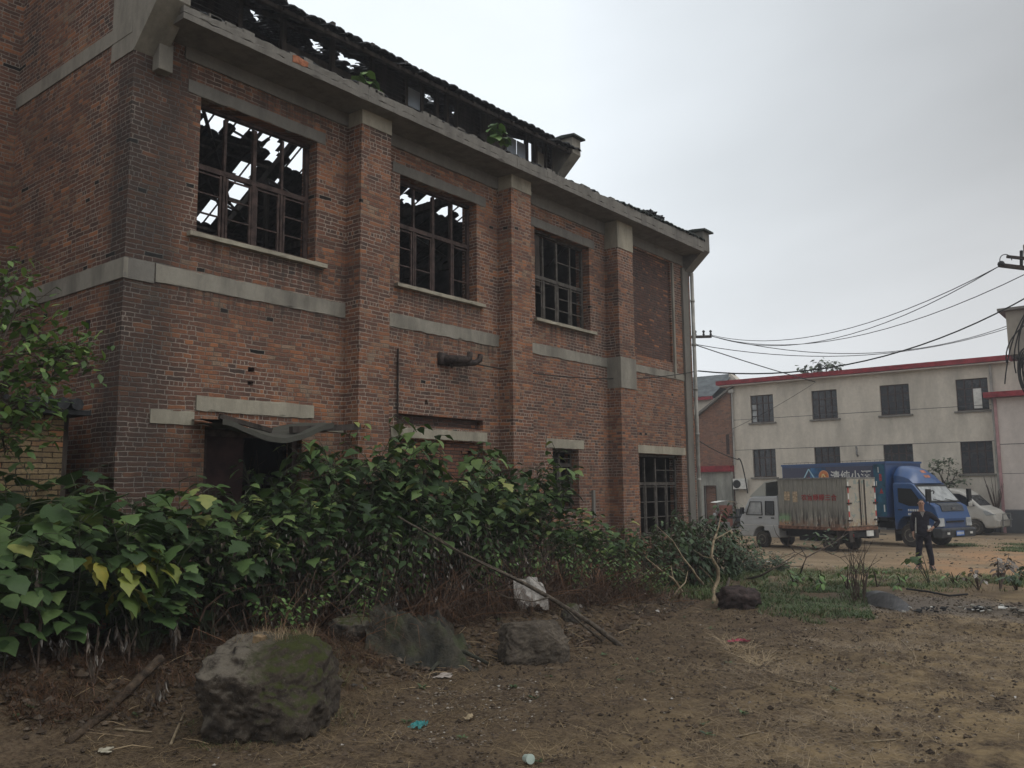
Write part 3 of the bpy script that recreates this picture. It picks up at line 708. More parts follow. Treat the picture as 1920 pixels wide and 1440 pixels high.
# ------------------------------------------------------------------ vegetation
def frame_from(d, n):
    d = V(d).normalized(); n = V(n); s_ = d.cross(n)
    if s_.length < 1e-4: s_ = d.cross(V((1, .1, 0)))
    s_.normalize(); n = s_.cross(d); return d, s_, n
BROAD = [(0, .0), (.10, .30), (.26, .50), (.46, .46), (.62, .47), (.80, .24), (1.0, 0.)]
LOBED = [(0, 0), (.06, .26), (.16, .40), (.28, .30), (.40, .52), (.50, .50), (.60, .26), (.74, .30), (1, 0)]
HEART = [(-.08, .0), (-.1, .2), (.08, .42), (.3, .46), (.55, .34), (.8, .14), (1, 0)]
OVAL = [(0, 0), (.18, .17), (.42, .25), (.68, .19), (1, 0)]
LANCE = [(0, 0), (.3, .12), (.7, .10), (1, 0)]
def leaf(q, p, d, n, L, shape=BROAD, droop=.5, fold=.18, tint=.5, R=random, wid=1., mi=0):
    d, s_, n = frame_from(d, n); b = len(q.v); m = len(shape)
    ph = R.random()*6
    for (u, w_) in shape:
        c = p+d*(u*L)-n*(droop*L*u*u*.6)
        e = L*w_*wid
        rip = .035*L*sin(ph+u*9)
        q.v += [c, c+s_*e+n*(fold*e-droop*.25*e+rip), c-s_*e+n*(fold*e-droop*.25*e-rip)]
    for i in range(m-1):
        a, c = b+i*3, b+(i+1)*3
        if i == 0: q.face((a, c+1, c), mi, tint); q.face((a, c, c+2), mi, tint)
        elif i == m-2: q.face((a, a+1, c), mi, tint); q.face((a, c, a+2), mi, tint)
        else: q.face((a, a+1, c+1, c), mi, tint); q.face((a, c, c+2, a+2), mi, tint)
def rdir(R, z0=-.2, z1=1.): 
    a = R.uniform(0, 2*pi); z = R.uniform(z0, z1); r_ = sqrt(max(0, 1-z*z)); return V((cos(a)*r_, sin(a)*r_, z))
def shrub(name, seed, H, spread, nst, nleaf, L, shape=BROAD, mat='leaf', stem='green_stem', droop=.55, low=.25, wid=1., tilt=.5, tlo=.15, thi=.85):
    """a plant standing at the origin: stems + foliage; returns root Empty (template)"""
    R = random.Random(seed); root = bpy.data.objects.new(name, None); COL.objects.link(root); root.empty_display_size = .2
    st = MB(); fo = MB()
    for i in range(nst):
        a = 2*pi*(i+R.random()*.7)/nst; lean = R.uniform(.3, 1.15)*spread; h = H*R.uniform(.62, 1.)
        b0 = V((R.uniform(-.08, .08), R.uniform(-.08, .08), -.08)); pts = []
        for k in range(7):
            t_ = k/6; pts.append(b0+V((cos(a)*lean*t_**1.4+.03*sin(k*2+i), sin(a)*lean*t_**1.4+.03*cos(k*1.7+i), (h+.08)*t_)))
        st.tube(pts, [.010*(1-.75*k/6)*(H/1.8+.3) for k in range(7)], 5)
        for j in range(nleaf):
            t_ = low+(1-low)*((j+R.random())/nleaf)**.75; f = t_*6; k = min(5, int(f)); p0 = pts[k].lerp(pts[k+1], f-k)
            out = rdir(R, -.1, .55); out = (out+V((cos(a), sin(a), 0))*.35).normalized()
            pl = L*R.uniform(.5, 1.1)
            p1 = p0+out*pl+V((0, 0, .12*pl)); st.tube([p0, p0.lerp(p1, .5)+V((0, 0, .05*pl)), p1], [.005, .004, .003], 3, cap=False)
            LL = L*R.uniform(.4, 1.0)**.8*1.2
            d = V((out.x, out.y, -tilt*R.uniform(.3, 1.3)))
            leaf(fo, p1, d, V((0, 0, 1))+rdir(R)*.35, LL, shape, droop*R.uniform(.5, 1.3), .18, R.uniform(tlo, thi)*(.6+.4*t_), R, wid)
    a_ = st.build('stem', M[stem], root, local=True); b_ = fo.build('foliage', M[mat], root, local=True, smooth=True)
    return root
used = set()
def put(tpl, p, rz, sc, label, cat, group):
    if tpl.name not in used:
        used.add(tpl.name); o = tpl
    else: o = copy_tree(tpl)
    o.location = p; o.rotation_euler.z = rz; o.scale = sc; tag(o, label, cat, group); return o
RS = random.Random(77)
T_broad = [shrub('broad_leaf_shrub', 100+i, 1.8, .75, 5, 17, .26, [BROAD, LOBED, BROAD, HEART, LOBED][i], low=.22, tilt=.12, droop=.8, tlo=.1, thi=.95) for i in range(5)]
T_mid = [shrub('broad_leaf_shrub', 200+i, 1.6, .8, 8, 19, .15, [HEART, OVAL, LOBED, HEART][i], low=.46, tilt=.15, droop=.75, wid=1., tlo=.05, thi=1.) for i in range(4)]
T_small = [shrub('small_leaf_shrub', 300+i, 1.3, .6, 10, 26, .13, OVAL, 'leaf2', 'twig', low=.1, wid=1.1) for i in range(3)]
def top_prof(x):
    P_ = [(-200, 880), (60, 878), (150, 868), (300, 880), (440, 900), (520, 850), (600, 855), (690, 840), (760, 822), (830, 862), (930, 880), (985, 858), (1030, 890), (1075, 962), (1150, 975), (1200, 990), (1290, 975), (1330, 960), (1380, 985), (1420, 1050), (1500, 1075)]
    for (a, b), (c, d) in zip(P_[:-1], P_[1:]):
        if a <= x <= c: return b+(d-b)*(x-a)/(c-a)
    return P_[0][1] if x < 0 else P_[-1][1]
shr = []
def plant_at(X, Y, kind, full=1.):
    g = G(X, Y); ix, iy = px((X, Y, g+1)); 
    ty = top_prof(ix)+RS.uniform(-2, 26)*1.0
    d = ray(ix, ty); z = 2.15+d.z*(sqrt(X*X+Y*Y)/sqrt(d.x*d.x+d.y*d.y)); h = max(.4, (z-g)*full)
    shr.append((X, Y, g, h, kind))
# rows in front of the wall
for X in [2.4, 3.15, 3.8, 4.5]: plant_at(X+RS.uniform(-.15, .15), 10.1, 'b'); plant_at(X+RS.uniform(-.2, .2), 9.3, 'b', .93); plant_at(X+.2, 8.75, 'b', .78)
for X in [5.1, 5.75, 6.4, 7.05, 7.7, 8.35]: plant_at(X+RS.uniform(-.15, .15), 9.65, 'b' if X < 6.2 else 'm'); plant_at(X+RS.uniform(-.25, .25), 9.13, 'b' if X < 5.9 else 'm', RS.uniform(.7, 1.0)); plant_at(X-.2, 8.75, 'b' if X < 5.6 else 'm', RS.uniform(.4, .7))
for X in [8.8, 9.3, 9.9, 10.5, 11.2, 11.8]: plant_at(X+RS.uniform(-.2, .2), 9.55, 'm', RS.uniform(.85, 1.1)); plant_at(X+RS.uniform(-.2, .2), 9.1, 'm', RS.uniform(.5, .9))
for X in [12.2, 12.9, 13.7, 14.5]: plant_at(X, 9.45, 'm'); plant_at(X+.2, 8.7, 'm', .85)
for X in [15.3, 16.2, 17.1, 18.0]: plant_at(X, 9.2, 's'); plant_at(X+.3, 8.3, 's', .85)
for X in [18.8, 19.6, 20.4, 21.3]: plant_at(X, 9.3, 's'); plant_at(X, 8.4, 's', .8)
ORD = 'leftmost second third fourth fifth sixth seventh eighth ninth tenth eleventh twelfth thirteenth'.split()
rank = {}; cells = {}
for i, (X, Y, g, h, k) in enumerate(shr):
    where = 'left of the building corner' if X < 4.9 else ('below the sagging canopy' if X < 8.6 else ('before the bricked-up doorway' if X < 12.4 else ('by the narrow window' if X < 15 else 'by the last window')))
    cells.setdefault((where, 'back' if Y > 9.15 else ('middle' if Y > 8.62 else 'front')), []).append((X, i))
for (wh, rn), L_ in cells.items():
    for k, (x_, i) in enumerate(sorted(L_)): rank[i] = (wh, rn, ORD[k]+(' from left' if k else ''))
for i, (X, Y, g, h, k) in enumerate(shr):
    T = {'b': T_broad, 'm': T_mid, 's': T_small}[k]; tpl = T[i % len(T)]
    base = {'b': 1.8, 'm': 1.6, 's': 1.3}[k]; s_ = h/base/(.96 if k == 'b' else .86)
    sx = {'b': 1., 'm': 1.05, 's': 1.}[k]*max(.8, min(1.15, s_))
    wh, rn, o_ = rank[i]
    desc = {'b': 'large-leaved', 'm': 'leggy broad-leaved', 's': 'small-leaved'}[k]
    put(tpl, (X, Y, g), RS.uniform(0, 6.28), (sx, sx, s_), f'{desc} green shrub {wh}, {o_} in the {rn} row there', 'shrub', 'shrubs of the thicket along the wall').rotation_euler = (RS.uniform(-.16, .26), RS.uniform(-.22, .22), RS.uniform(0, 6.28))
# tree at the left edge
def tree(name, base, crown_pts, label, mat, L, shape, seed, trunk_r, nl, branch_r=.02, bark='bark', clump=.45, group=None):
    R = random.Random(seed); root = thing(name, base, label, 'tree', group=group); t_ = MB(); f = MB(); base = V(base)
    top = V((sum(p[0] for p in crown_pts)/len(crown_pts), sum(p[1] for p in crown_pts)/len(crown_pts), sum(p[2] for p in crown_pts)/len(crown_pts)))
    mid = base.lerp(V((base.x*.6+top.x*.4, base.y*.6+top.y*.4, top.z)), .6)
    t_.tube([base-V((0, 0, .2)), base.lerp(mid, .5)+V((.05, 0, 0)), mid, mid.lerp(top, .7)], [trunk_r, trunk_r*.8, trunk_r*.6, trunk_r*.25], 8)
    for c in crown_pts:
        c = V(c); s0 = mid.lerp(top, R.uniform(-.3, .6)); m_ = s0.lerp(c, .55)+V((0, 0, .15))+rdir(R)*.1
        t_.tube([s0, m_, c], [branch_r*1.3, branch_r, branch_r*.4], 5)
        for k in range(nl):
            o_ = rdir(R, -.6, .8)*clump*R.random()**.5; p0 = c+o_
            if R.random() < .35: t_.tube([c.lerp(m_, R.random()*.5), p0], [branch_r*.3, .003], 3, cap=False)
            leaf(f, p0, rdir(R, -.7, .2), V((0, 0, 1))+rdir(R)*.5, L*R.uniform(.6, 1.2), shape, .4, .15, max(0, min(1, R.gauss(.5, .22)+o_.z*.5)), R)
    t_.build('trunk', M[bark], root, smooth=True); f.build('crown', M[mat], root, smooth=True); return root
R = random.Random(3); cp = []
for (ix, iy, Y) in ((10, 520, 9.3), (40, 560, 9.2), (20, 600, 9.5), (70, 610, 9.4), (5, 660, 9), (60, 660, 9.2), (110, 665, 9.3), (135, 690, 9.2), (30, 710, 9.1), (80, 705, 9), (120, 655, 9.5), (10, 760, 9.1), (45, 770, 9.2), (60, 740, 9), (20, 820, 9.3), (50, 800, 9.5), (-40, 620, 9), (-60, 720, 9.2), (-30, 500, 9.2), (-60, 800, 9.3), (10, 850, 9.4), (145, 655, 9.3)):
    cp.append(tuple(onY(ix, iy, Y)))
tree('young_tree', (2.6, 9.3, G(2.6, 9.3)), cp, 'leafy young tree leaning in from the left edge over the yellow brick shed', 'leaf_t', .13, OVAL, 5, .07, 42, .016, clump=.38)
# ------------------------------------------------------------------ yellow brick shed left
sh = thing('brick_shed', (4.0, 10.6, 0), 'small yellow brick shed with a dark corrugated roof edge beside the side wall', 'shed')
q = MB(); q.box(1.0, 4.72, 10.75, 13.9, -.2, 3.08); q.build('wall', M['brick_yellow'], sh)
q = MB(); q.box(4.725, 4.80, 10.80, 10.9, -.2, 3.08); q.build('corner_board', M['wood'], sh)
q = MB(); q.box(.8, 4.95, 10.55, 13.9, 3.09, 3.15)
x = .8
while x < 4.9: q.tube([(x, 10.5, 3.215), (x, 13.9, 3.215)], .075, 8); x += .165
q.build('corrugated_roof', M['tile'], sh)
# ------------------------------------------------------------------ white building
WX = 44.
wb = thing('plastered_building', (WX, 13, 0), 'two storey grey cream rendered building with red roof trim and dark wooden windows', 'building')
ups = [(17.15, 18.42), (13.81, 15.11), (10.38, 11.73), (7.0, 8.33)]
ops = []
for a, b in ups: ops += [(a, b, 5.55, 7.03), (a, b, 2.63, 4.12)]
q = MB(); wallgrid(q, 'x', WX, .3, -8, 19.5, -.1, 7.66, ops); q.box(WX+.3, WX+9, 19.2, 19.5, -.1, 7.6); q.build('wall', M['render'], wb)
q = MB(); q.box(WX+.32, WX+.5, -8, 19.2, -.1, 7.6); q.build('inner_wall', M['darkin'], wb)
q = MB(); q.box(WX-.42, WX+9, 6.0, 20.2, 7.70, 7.93); q.build('roof_edge', M['red'], wb)
q = MB(); q.box(WX-.35, WX+9, 6.02, 20.1, 7.62, 7.675); q.build('roof_soffit', M['render2'], wb)
q = MB()
for z in (5.76, 4.11): q.box(WX-.006, WX+.01, 6.8, 19.5, z-.012, z+.012)
q.build('wall_groove', M['plinth'], wb)
q = MB(); q.box(WX-.03, WX+.01, -8, 19.5, -.1, .95); q.build('plinth', M['plinth'], wb)
def bwin(y0, y1, z0, z1, seed, pale=()):
    R = random.Random(seed); q = MB(); X0 = WX+.12
    q.box(X0, X0+.06, y0, y1, z0, z0+.05); q.box(X0, X0+.06, y0, y1, z1-.05, z1); zt = z0+(z1-z0)*.68
    q.box(X0, X0+.06, y0, y1, zt, zt+.05)
    for k in range(5):
        y = y0+(y1-y0)*k/4; q.box(X0+.002, X0+.058, max(y0, y-.03), min(y1, y+.03), z0, z1)
    for k in range(4):
        a, b = y0+(y1-y0)*k/4+.03, y0+(y1-y0)*(k+1)/4-.03
        for j in (1, 2): zz = z0+(zt-z0)*j/3; q.box(X0+.01, X0+.04, a, b, zz-.012, zz+.012)
    w_ = q.build('window', M['frame'], wb)
    g = MB(); g.box(X0+.03, X0+.035, y0, y1, z0, z1); g.build('glass', M['glass'], w_)
    for (k, j0, j1) in pale:
        a, b = y0+(y1-y0)*k/4+.04, y0+(y1-y0)*(k+1)/4-.04
        p_ = MB()
        if j0 == 9: p_.box(X0-.12, X0-.10, y0+.28, y0+.62, z0+.08, z0+1.0)
        else:
            for j in range(j0, j1): zz = z0+(zt-z0)*j/3; p_.box(X0+.02, X0+.028, a, b, zz+.05, zz+(zt-z0)/3-.03)
        p_.build('pale_pane', M['white'] if j0 == 9 else M['glass_pale'], w_)
    s_ = MB(); s_.box(WX-.1, WX+.1, y0-.12, y1+.12, z0-.09, z0-.01); s_.build('sill', M['conc_dark'], w_)
pl_ = [((3, 0, 3),), (), (), ((0, 9, 9),)]
for i, (a, b) in enumerate(ups):
    bwin(a, b, 5.55, 7.03, i, pl_[i]); bwin(a, b, 2.63, 4.12, i+9)
q = MB(); q.tube([(WX-.08, 6.84, 0), (WX-.08, 6.84, 7.6)], .06, 8); q.build('drain_pipe', M['pvc'], wb)
q = MB(); q.tube([(WX-.1, 19.42, 3.3), (WX-.1, 19.42, 7.4)], .055, 8); q.box(WX-.2, WX, 19.3, 19.6, 7.25, 7.45); q.build('drain_pipe', M['pvc'], wb)
q = MB(); q.tube([(WX-.02, 12.95, 3.6), (WX-.15, 12.95, 3.7), (WX-.15, 12.95, 4.0), (WX-.2, 12.95, 4.05)], .05, 8); q.build('flue_pipe', M['metal'], wb)
q = MB(); q.box(WX-.5, WX+.0, -8, 6.72, -.1, 6.0); q.build('front_block', M['render2'], wb)
q = MB(); q.box(WX-.55, WX-.505, -8, 6.7, .0, .98); q.build('plinth', M['plinth'], wb)
q = MB(); q.box(WX-.507, WX-.49, -8, 6.7, .985, 1.02); q.box(WX-.507, WX-.49, -8, 6.7, 3.9, 3.93); q.box(WX-.507, WX-.49, -8, 6.7, 2.6, 2.62); q.build('wall_groove', M['plinth'], wb)
q = MB(); q.box(WX-.9, WX+.1, -8, 7.08, 6.02, 6.26); q.build('porch_edge', M['red'], wb)
q = MB(); q.box(WX-.56, WX-.45, 6.62, 6.74, 0, 6.0); q.build('corner_strip', M['pinkp'], wb)
q = MB(); q.box(WX-.02, WX+4, 0, 6.05, 7.97, 9.98); q.build('roof_tank_room', concrete('tank_wall', (.30, .27, .22), (.06, .06, .06), sc=.9, amt=.8), wb)
q = MB(); q.box(WX-.3, WX+4.2, -.2, 6.35, 9.985, 10.1); q.build('roof_slab', M['conc_dark'], wb)
# air conditioner
ac = thing('air_conditioner', (WX-.2, 19.05, 2.0), 'white outdoor air conditioner unit mounted on the rendered wall', 'air conditioner')
q = MB(); q.box(WX-.38, WX-.06, 18.72, 19.45, 2.0, 2.56); q.build('casing', M['white'], ac, bevel=.02)
q = MB(); q.lathe([(.22, -.39), (.22, -.37)], (WX, 19.22, 2.28), 'x', 20); q.build('fan_grille', M['black'], ac)
q = MB(); q.box(WX-.4, WX, 18.8, 18.84, 1.95, 1.995); q.box(WX-.4, WX, 19.3, 19.34, 1.95, 1.995); q.build('bracket', M['rust'], ac)
# low shed left of the building
ls = thing('low_shed', (WX, 20.6, 0), 'low grimy grey shed with red roof trim and a dark doorway', 'shed')
q = MB(); wallgrid(q, 'x', WX-.3, .25, 19.55, 26, -.1, 2.95, [(20.45, 21.2, -.1, 2.22)]); q.build('wall', M['render_low'], ls)
q = MB(); q.box(WX-.5, WX+.2, 19.52, 26, 2.955, 3.28); q.build('roof_edge', M['red'], ls)
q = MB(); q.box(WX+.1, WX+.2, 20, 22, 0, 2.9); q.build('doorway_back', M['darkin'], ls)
q = MB(); q.box(WX-.28, WX-.2, 20.42, 20.5, 0, 2.2); q.box(WX-.28, WX-.2, 21.18, 21.26, 0, 2.2); q.build('door_frame', M['wood'], ls)
q = MB(); q.box(WX-.36, WX-.302, 19.56, 20.3, -.05, 1.15); q.build('red_patch', concrete('red_oxide_wall', (.25, .10, .07), sc=2, amt=.5), ls)
gh = thing('brick_gable_house', (WX+1, 22, 0), 'brick gable house with slate roof behind the low shed', 'house')
q = MB(); q.prism([(19.56, 0), (19.56, 7.5), (19.9, 7.42), (24, 4.6), (24, 0)], lambda u, v, w_: (w_, u, v), WX+.0, WX+6); q.build('gable_wall', M['brick_far'], gh)
q = MB(); q.prism([(19.3, 7.72), (19.3, 7.60), (25, 3.72), (25, 3.9)], lambda u, v, w_: (w_, u, v), WX-.25, WX+6.2); q.build('verge', M['conc_dark'], gh)
q = MB(); q.box(WX-.02, WX+.05, 19.72, 19.9, 3.9, 5.0); q.build('side_window', M['frame'], gh)
sh2 = thing('slate_roofed_house', (60, 30, 0), 'distant house with a grey slate roof and red eave rising behind the brick gable', 'house')
def far(ix, iy, X): return onX(ix, iy, X)
a, b, c, d = far(1240, 713, 58), far(1377, 700, 58), far(1335, 742, 55), far(1240, 748, 55)
q = MB(); q.quad(d, c, b, a); q.quad(a, b, b+V((4, 0, -3)), a+V((4, 0, -3))); q.build('roof', M['slate'], sh2)
q = MB(); q.box(55.3, 60, c.y-.2, d.y, 0, c.z-.15); q.build('wall', M['render'], sh2)
q = MB(); q.box(54.9, 55.1, c.y, d.y, c.z-.25, c.z-.03); q.build('eave', M['red'], sh2)
q = MB(); q.prism([(c.y-.1, 0), (b.y-.6, 0), (b.y-.6, b.z-.8), (b.y+.2, b.z+.05), (c.y-.1, c.z)], lambda u, v, w_: (w_, u, v), 57.5, 58.4); q.build('gable', M['render'], sh2)
# trees behind and beside
cp = [tuple(V(onX(ix, iy, 58))) for ix, iy in ((1508, 692), (1522, 690), (1535, 684), (1548, 680), (1562, 683), (1572, 690), (1540, 692), (1556, 694), (1528, 698))]
tree('distant_tree', (58, cp[3][1], 0), cp, 'tree whose crown just shows above the red roof edge', 'leaf_far', .36, OVAL, 9, .18, 22, .05, clump=.5)
cp = [tuple(V(onX(ix, iy, 43.2))) for ix, iy in ((1757, 868), (1768, 880), (1780, 866), (1795, 885), (1770, 905), (1788, 908), (1750, 880), (1803, 902), (1742, 888))]
tree('yard_tree', (43.2, cp[1][1], 0), cp, 'pale green sapling growing against the rendered wall behind the blue truck', 'leaf_far', .2, OVAL, 10, .05, 34, .02, clump=.36)
tp = thing('dead_wall_plant', (43.1, 6.8, 0), 'brown dead plant standing against the pinkish corner strip', 'plant')
q = MB(); R = random.Random(4)
for i in range(16):
    a = R.uniform(-.5, .5); q.tube([(43.2, 6.9, .8), (43.2, 6.9+a*.6, 1.5+R.random()*.4), (43.2, 6.9+a, 1.9+R.random()*.7)], [.025, .015, .006], 4)
q.build('stems', M['twig'], tp)
# ------------------------------------------------------------------ vehicles
def paint(name, col, dirt=(.20, .16, .11), d0=.45, rough=.35, coat=.3, zlo=.2, zhi=1.3):
    m, t, bs = newmat(name); pos = t.n('ShaderNodeTexCoord', out=3); z = t.sep(pos)[2]; n_ = t.noise(pos, 4, 6, .65); n2 = t.noise(t.vm('MULTIPLY', pos, (1, 1, .15)), 14, 4, .6)
    f = t.m('ADD', t.rmp(z, zhi, zlo, 0, d0+.35), t.m('MULTIPLY', t.rmp(n_, .45, .75), d0)); f = t.m('ADD', f, t.rmp(n2, .6, .8, 0, .2), clamp=True)
    t.L.new(t.mix(f, col, dirt), bs.inputs['Base Color']); t.L.new(t.rmp(f, 0, 1, rough, .85), bs.inputs['Roughness']); bs.inputs['Coat Weight'].default_value = coat; bs.inputs['Coat Roughness'].default_value = .2
    return m
PS = paint('silver_paint', (.42, .44, .45), d0=.2, zlo=.1, zhi=.9); PB = paint('blue_paint', (.008, .06, .19), d0=.15, zlo=.1, zhi=1.0); PBD = paint('navy_panel', (.012, .016, .055), d0=.08, zlo=.6, zhi=1.2); PBX = paint('box_blue', (.012, .05, .16), d0=.1, zlo=.6, zhi=1.2); PV = paint('van_silver', (.47, .46, .42), d0=.2, zlo=.0, zhi=1.2)
def wheel(parent, x, y, r_, w_, side, hub='metal', name='wheel'):
    root = bpy.data.objects.new(name, None); root.empty_display_size = .1; root.location = (x, y, r_); link(root, parent)
    q = MB(); q.lathe([(r_*.55, -w_/2), (r_*.92, -w_/2), (r_, -w_*.32), (r_, w_*.32), (r_*.92, w_/2), (r_*.55, w_/2)], axis='y', n=28)
    q.build('tyre', TY, root, local=True, smooth=False)
    q = MB(); s_ = side*w_/2
    q.lathe([(r_*.57, s_*.6), (r_*.57, s_*1.02), (r_*.50, s_*1.02), (r_*.44, s_*.75), (r_*.2, s_*.8), (r_*.16, s_*1.05), (.01, s_*1.06)], axis='y', n=20)
    q.build('rim', HB, root, local=True)
    q = MB()
    for k in range(8):
        a = k*pi/4; cx, cz_ = cos(a)*r_*.33, sin(a)*r_*.33; q.lathe([(r_*.055, s_*.78), (r_*.055, s_*.83)], (cx, 0, cz_), 'y', 6)
    q.build('wheel_holes', M['black'], root, local=True)
    return root
TY = simple('muddy_tyre', (.05, .043, .036), .95, .4, 6, bump=.4); HB = simple('dusty_hub', (.17, .15, .12), .8, .4, 8)
XZ = lambda u, v, w_: (u, w_, v)
def arch_profile(pts, wheels, zb):
    """bottom edge with wheel arches: wheels=[(x,r)], going from front to rear"""
    out = []
    for x, r_ in sorted(wheels, key=lambda a: -a[0]):
        out.append((x+r_, zb))
        for k in range(1, 8): a = pi*k/8; out.append((x+r_*cos(a), zb+r_*sin(a)))
        out.append((x-r_, zb))
    return out
# small silver crew-cab box truck
st = thing('small_box_truck', (29.16, 8.57, 0), 'small silver crew-cab truck with a rusty peeling grey cargo box', 'truck', radians(72.7))
def P(parent, nm, mt, fn, **k): q = MB(); fn(q); return q.build(nm, mt, parent, local=True, **k)
m, t, bs = newmat('peeling_box'); pos = t.n('ShaderNodeTexCoord', out=3); s0 = t.sep(pos)
n_ = t.noise(t.vm('MULTIPLY', pos, (1, 1, .12)), 22, 4, .6); n2 = t.noise(pos, 5, 5, .65); stv = t.noise(t.vm('MULTIPLY', pos, (1, 1, .06)), 9, 3, .5)
c = t.mix(n2, (.19, .19, .165), (.25, .235, .20)); c = t.mix(t.rmp(n_, .52, .66, 0, .5), c, (.40, .38, .32))
low = t.m('MULTIPLY', t.rmp(s0[2], 1.5, 1.0), t.rmp(stv, .47, .53)); c = t.mix(low, c, (.035, .03, .028)); low2 = t.m('MULTIPLY', t.rmp(s0[2], 1.35, 1.0), t.rmp(n_, .55, .6)); c = t.mix(low2, c, (.42, .38, .32))
c = t.mix(t.m('MULTIPLY', t.rmp(s0[2], 1.15, .85), t.rmp(n2, .4, .6, 0, .8)), c, (.24, .13, .075))
fr_ = t.m('MULTIPLY', t.rmp(s0[2], 1.25, 1.1), t.rmp(s0[0], 2.1, 2.3)); c = t.mix(t.m('MULTIPLY', fr_, t.rmp(n2, .42, .5)), c, (.20, .32, .17)); c = t.mix(t.m('MULTIPLY', t.m('MULTIPLY', t.rmp(s0[2], 1.0, .9), t.rmp(s0[0], 2.0, 2.3)), t.rmp(n2, .4, .5, 0, .8)), c, (.42, .17, .10))
t.L.new(c, bs.inputs['Base Color']); bs.inputs['Roughness'].default_value = .7; t.L.new(t.n('ShaderNodeBump', {'Strength': .5, 'Distance': .03, 'Height': t.noise(t.vm('MULTIPLY', pos, (1, 1, .02)), 26, 2)}), bs.inputs['Normal']); M['peel'] = m
m, t, bs = newmat('stained_door'); pos = t.n('ShaderNodeTexCoord', out=3); s0 = t.sep(pos); n2 = t.noise(pos, 3, 5, .6); n3 = t.noise(pos, 7, 4)
c = t.mix(n2, (.30, .265, .21), (.40, .37, .31)); c = t.mix(t.rmp(n3, .54, .6, 0, .7), c, (.17, .24, .23)); c = t.mix(t.m('MULTIPLY', t.rmp(s0[2], 1.15, .9), t.rmp(n3, .4, .55, 0, .7)), c, (.30, .18, .10)); c = t.mix(t.rmp(t.noise(pos, 3.4, 4), .6, .62, 0, .7), c, (.46, .42, .28))
t.L.new(c, bs.inputs['Base Color']); bs.inputs['Roughness'].default_value = .75; M['door_st'] = m
cbx = P(st, 'cargo_box', M['peel'], lambda q: q.box(0, 2.67, -.8, .8, .78, 2.40), bevel=.01)
P(cbx, 'rib', M['peel'], lambda q: [q.box(.12+k*.19, .17+k*.19, .80, .815, .88, 2.34) for k in range(13)])
P(cbx, 'sill', simple('rusty_sill', (.22, .11, .07), .8, .5, 9), lambda q: (q.box(-.02, 2.69, .78, .83, .70, .80), q.box(-.02, 2.69, -.83, -.78, .70, .80), q.box(-.04, -.0, -.8, .8, .70, .80)))
P(cbx, 'top_rail', M['metal'], lambda q: (q.box(-.02, 2.69, .79, .83, 2.37, 2.42), q.box(-.04, 0, -.8, .8, 2.37, 2.42)))
for s_ in (-1, 1):
    dr = P(st, 'rear_door', M['door_st'], lambda q: q.box(-.045, -.005, min(.02*s_, .77*s_), max(.02*s_, .77*s_), .84, 2.36))
    P(dr, 'lock_rod', M['rust'], lambda q: q.tube([(-.07, .13*s_, .86), (-.07, .13*s_, 2.34)], .018, 6))
    P(dr, 'hinge', M['rust'], lambda q: [q.box(-.075, -.046, min(.6*s_, .84*s_), max(.6*s_, .84*s_), z, z+.05) for z in (1.0, 1.55, 2.08)])
    P(dr, 'reflector_strip', M['white'], lambda q: [q.box(-.05, -.046, min(.70*s_, .765*s_), max(.70*s_, .765*s_), z, z+.17) for z in (.95, 1.33, 1.72, 2.1)])
    P(dr, 'red_reflector', simple('red_refl', (.4, .03, .03), .4), lambda q: [q.box(-.05, -.046, min(.70*s_, .765*s_), max(.70*s_, .765*s_), z, z+.17) for z in (1.14, 1.52, 1.91)])
P(st, 'faded_poster', simple('poster', (.50, .38, .25), .8, .4, 16), lambda q: (q.box(2.17, 2.40, .816, .82, 1.66, 1.96), q.box(1.86, 2.05, .816, .82, 1.6, 1.96)))
P(st, 'tail_lamp', simple('tail', (.28, .03, .03), .4), lambda q: (q.box(-.09, -.05, .35, .62, .50, .60), q.box(-.09, -.05, -.62, -.35, .50, .60)))
P(st, 'number_plate', M['white'], lambda q: q.box(-.12, -.10, -.42, -.05, .50, .68))
for bb in ((-.06, -.03, -.8, -.35, .42, .70), (-.06, -.03, .55, .8, .34, .70), (.35, .42, .6, .8, .25, .7)): P(st, 'mud_flap', M['wood'], lambda q: q.box(*bb))
P(st, 'chassis', M['black'], lambda q: (q.box(-.05, 4.1, -.35, -.25, .42, .62), q.box(-.05, 4.1, .25, .35, .42, .62), q.box(.7, .8, -.6, .6, .24, .36), q.box(1.3, 2.0, .35, .62, .32, .62), q.box(-.1, 0, -.6, .6, .48, .62), q.box(0, 2.65, -.7, .7, .62, .775)))
zb = .36
cabp = [(4.46, .40), (4.47, .98), (4.38, 1.12), (4.02, 1.70), (3.86, 1.78), (2.78, 1.80), (2.74, 1.70), (2.74, zb)]+arch_profile([], [(3.50, .38)], zb)[::-1]+[(4.40, zb)]
cab = P(st, 'cab', PS, lambda q: q.prism(cabp, XZ, -.74, .74), bevel=.03)
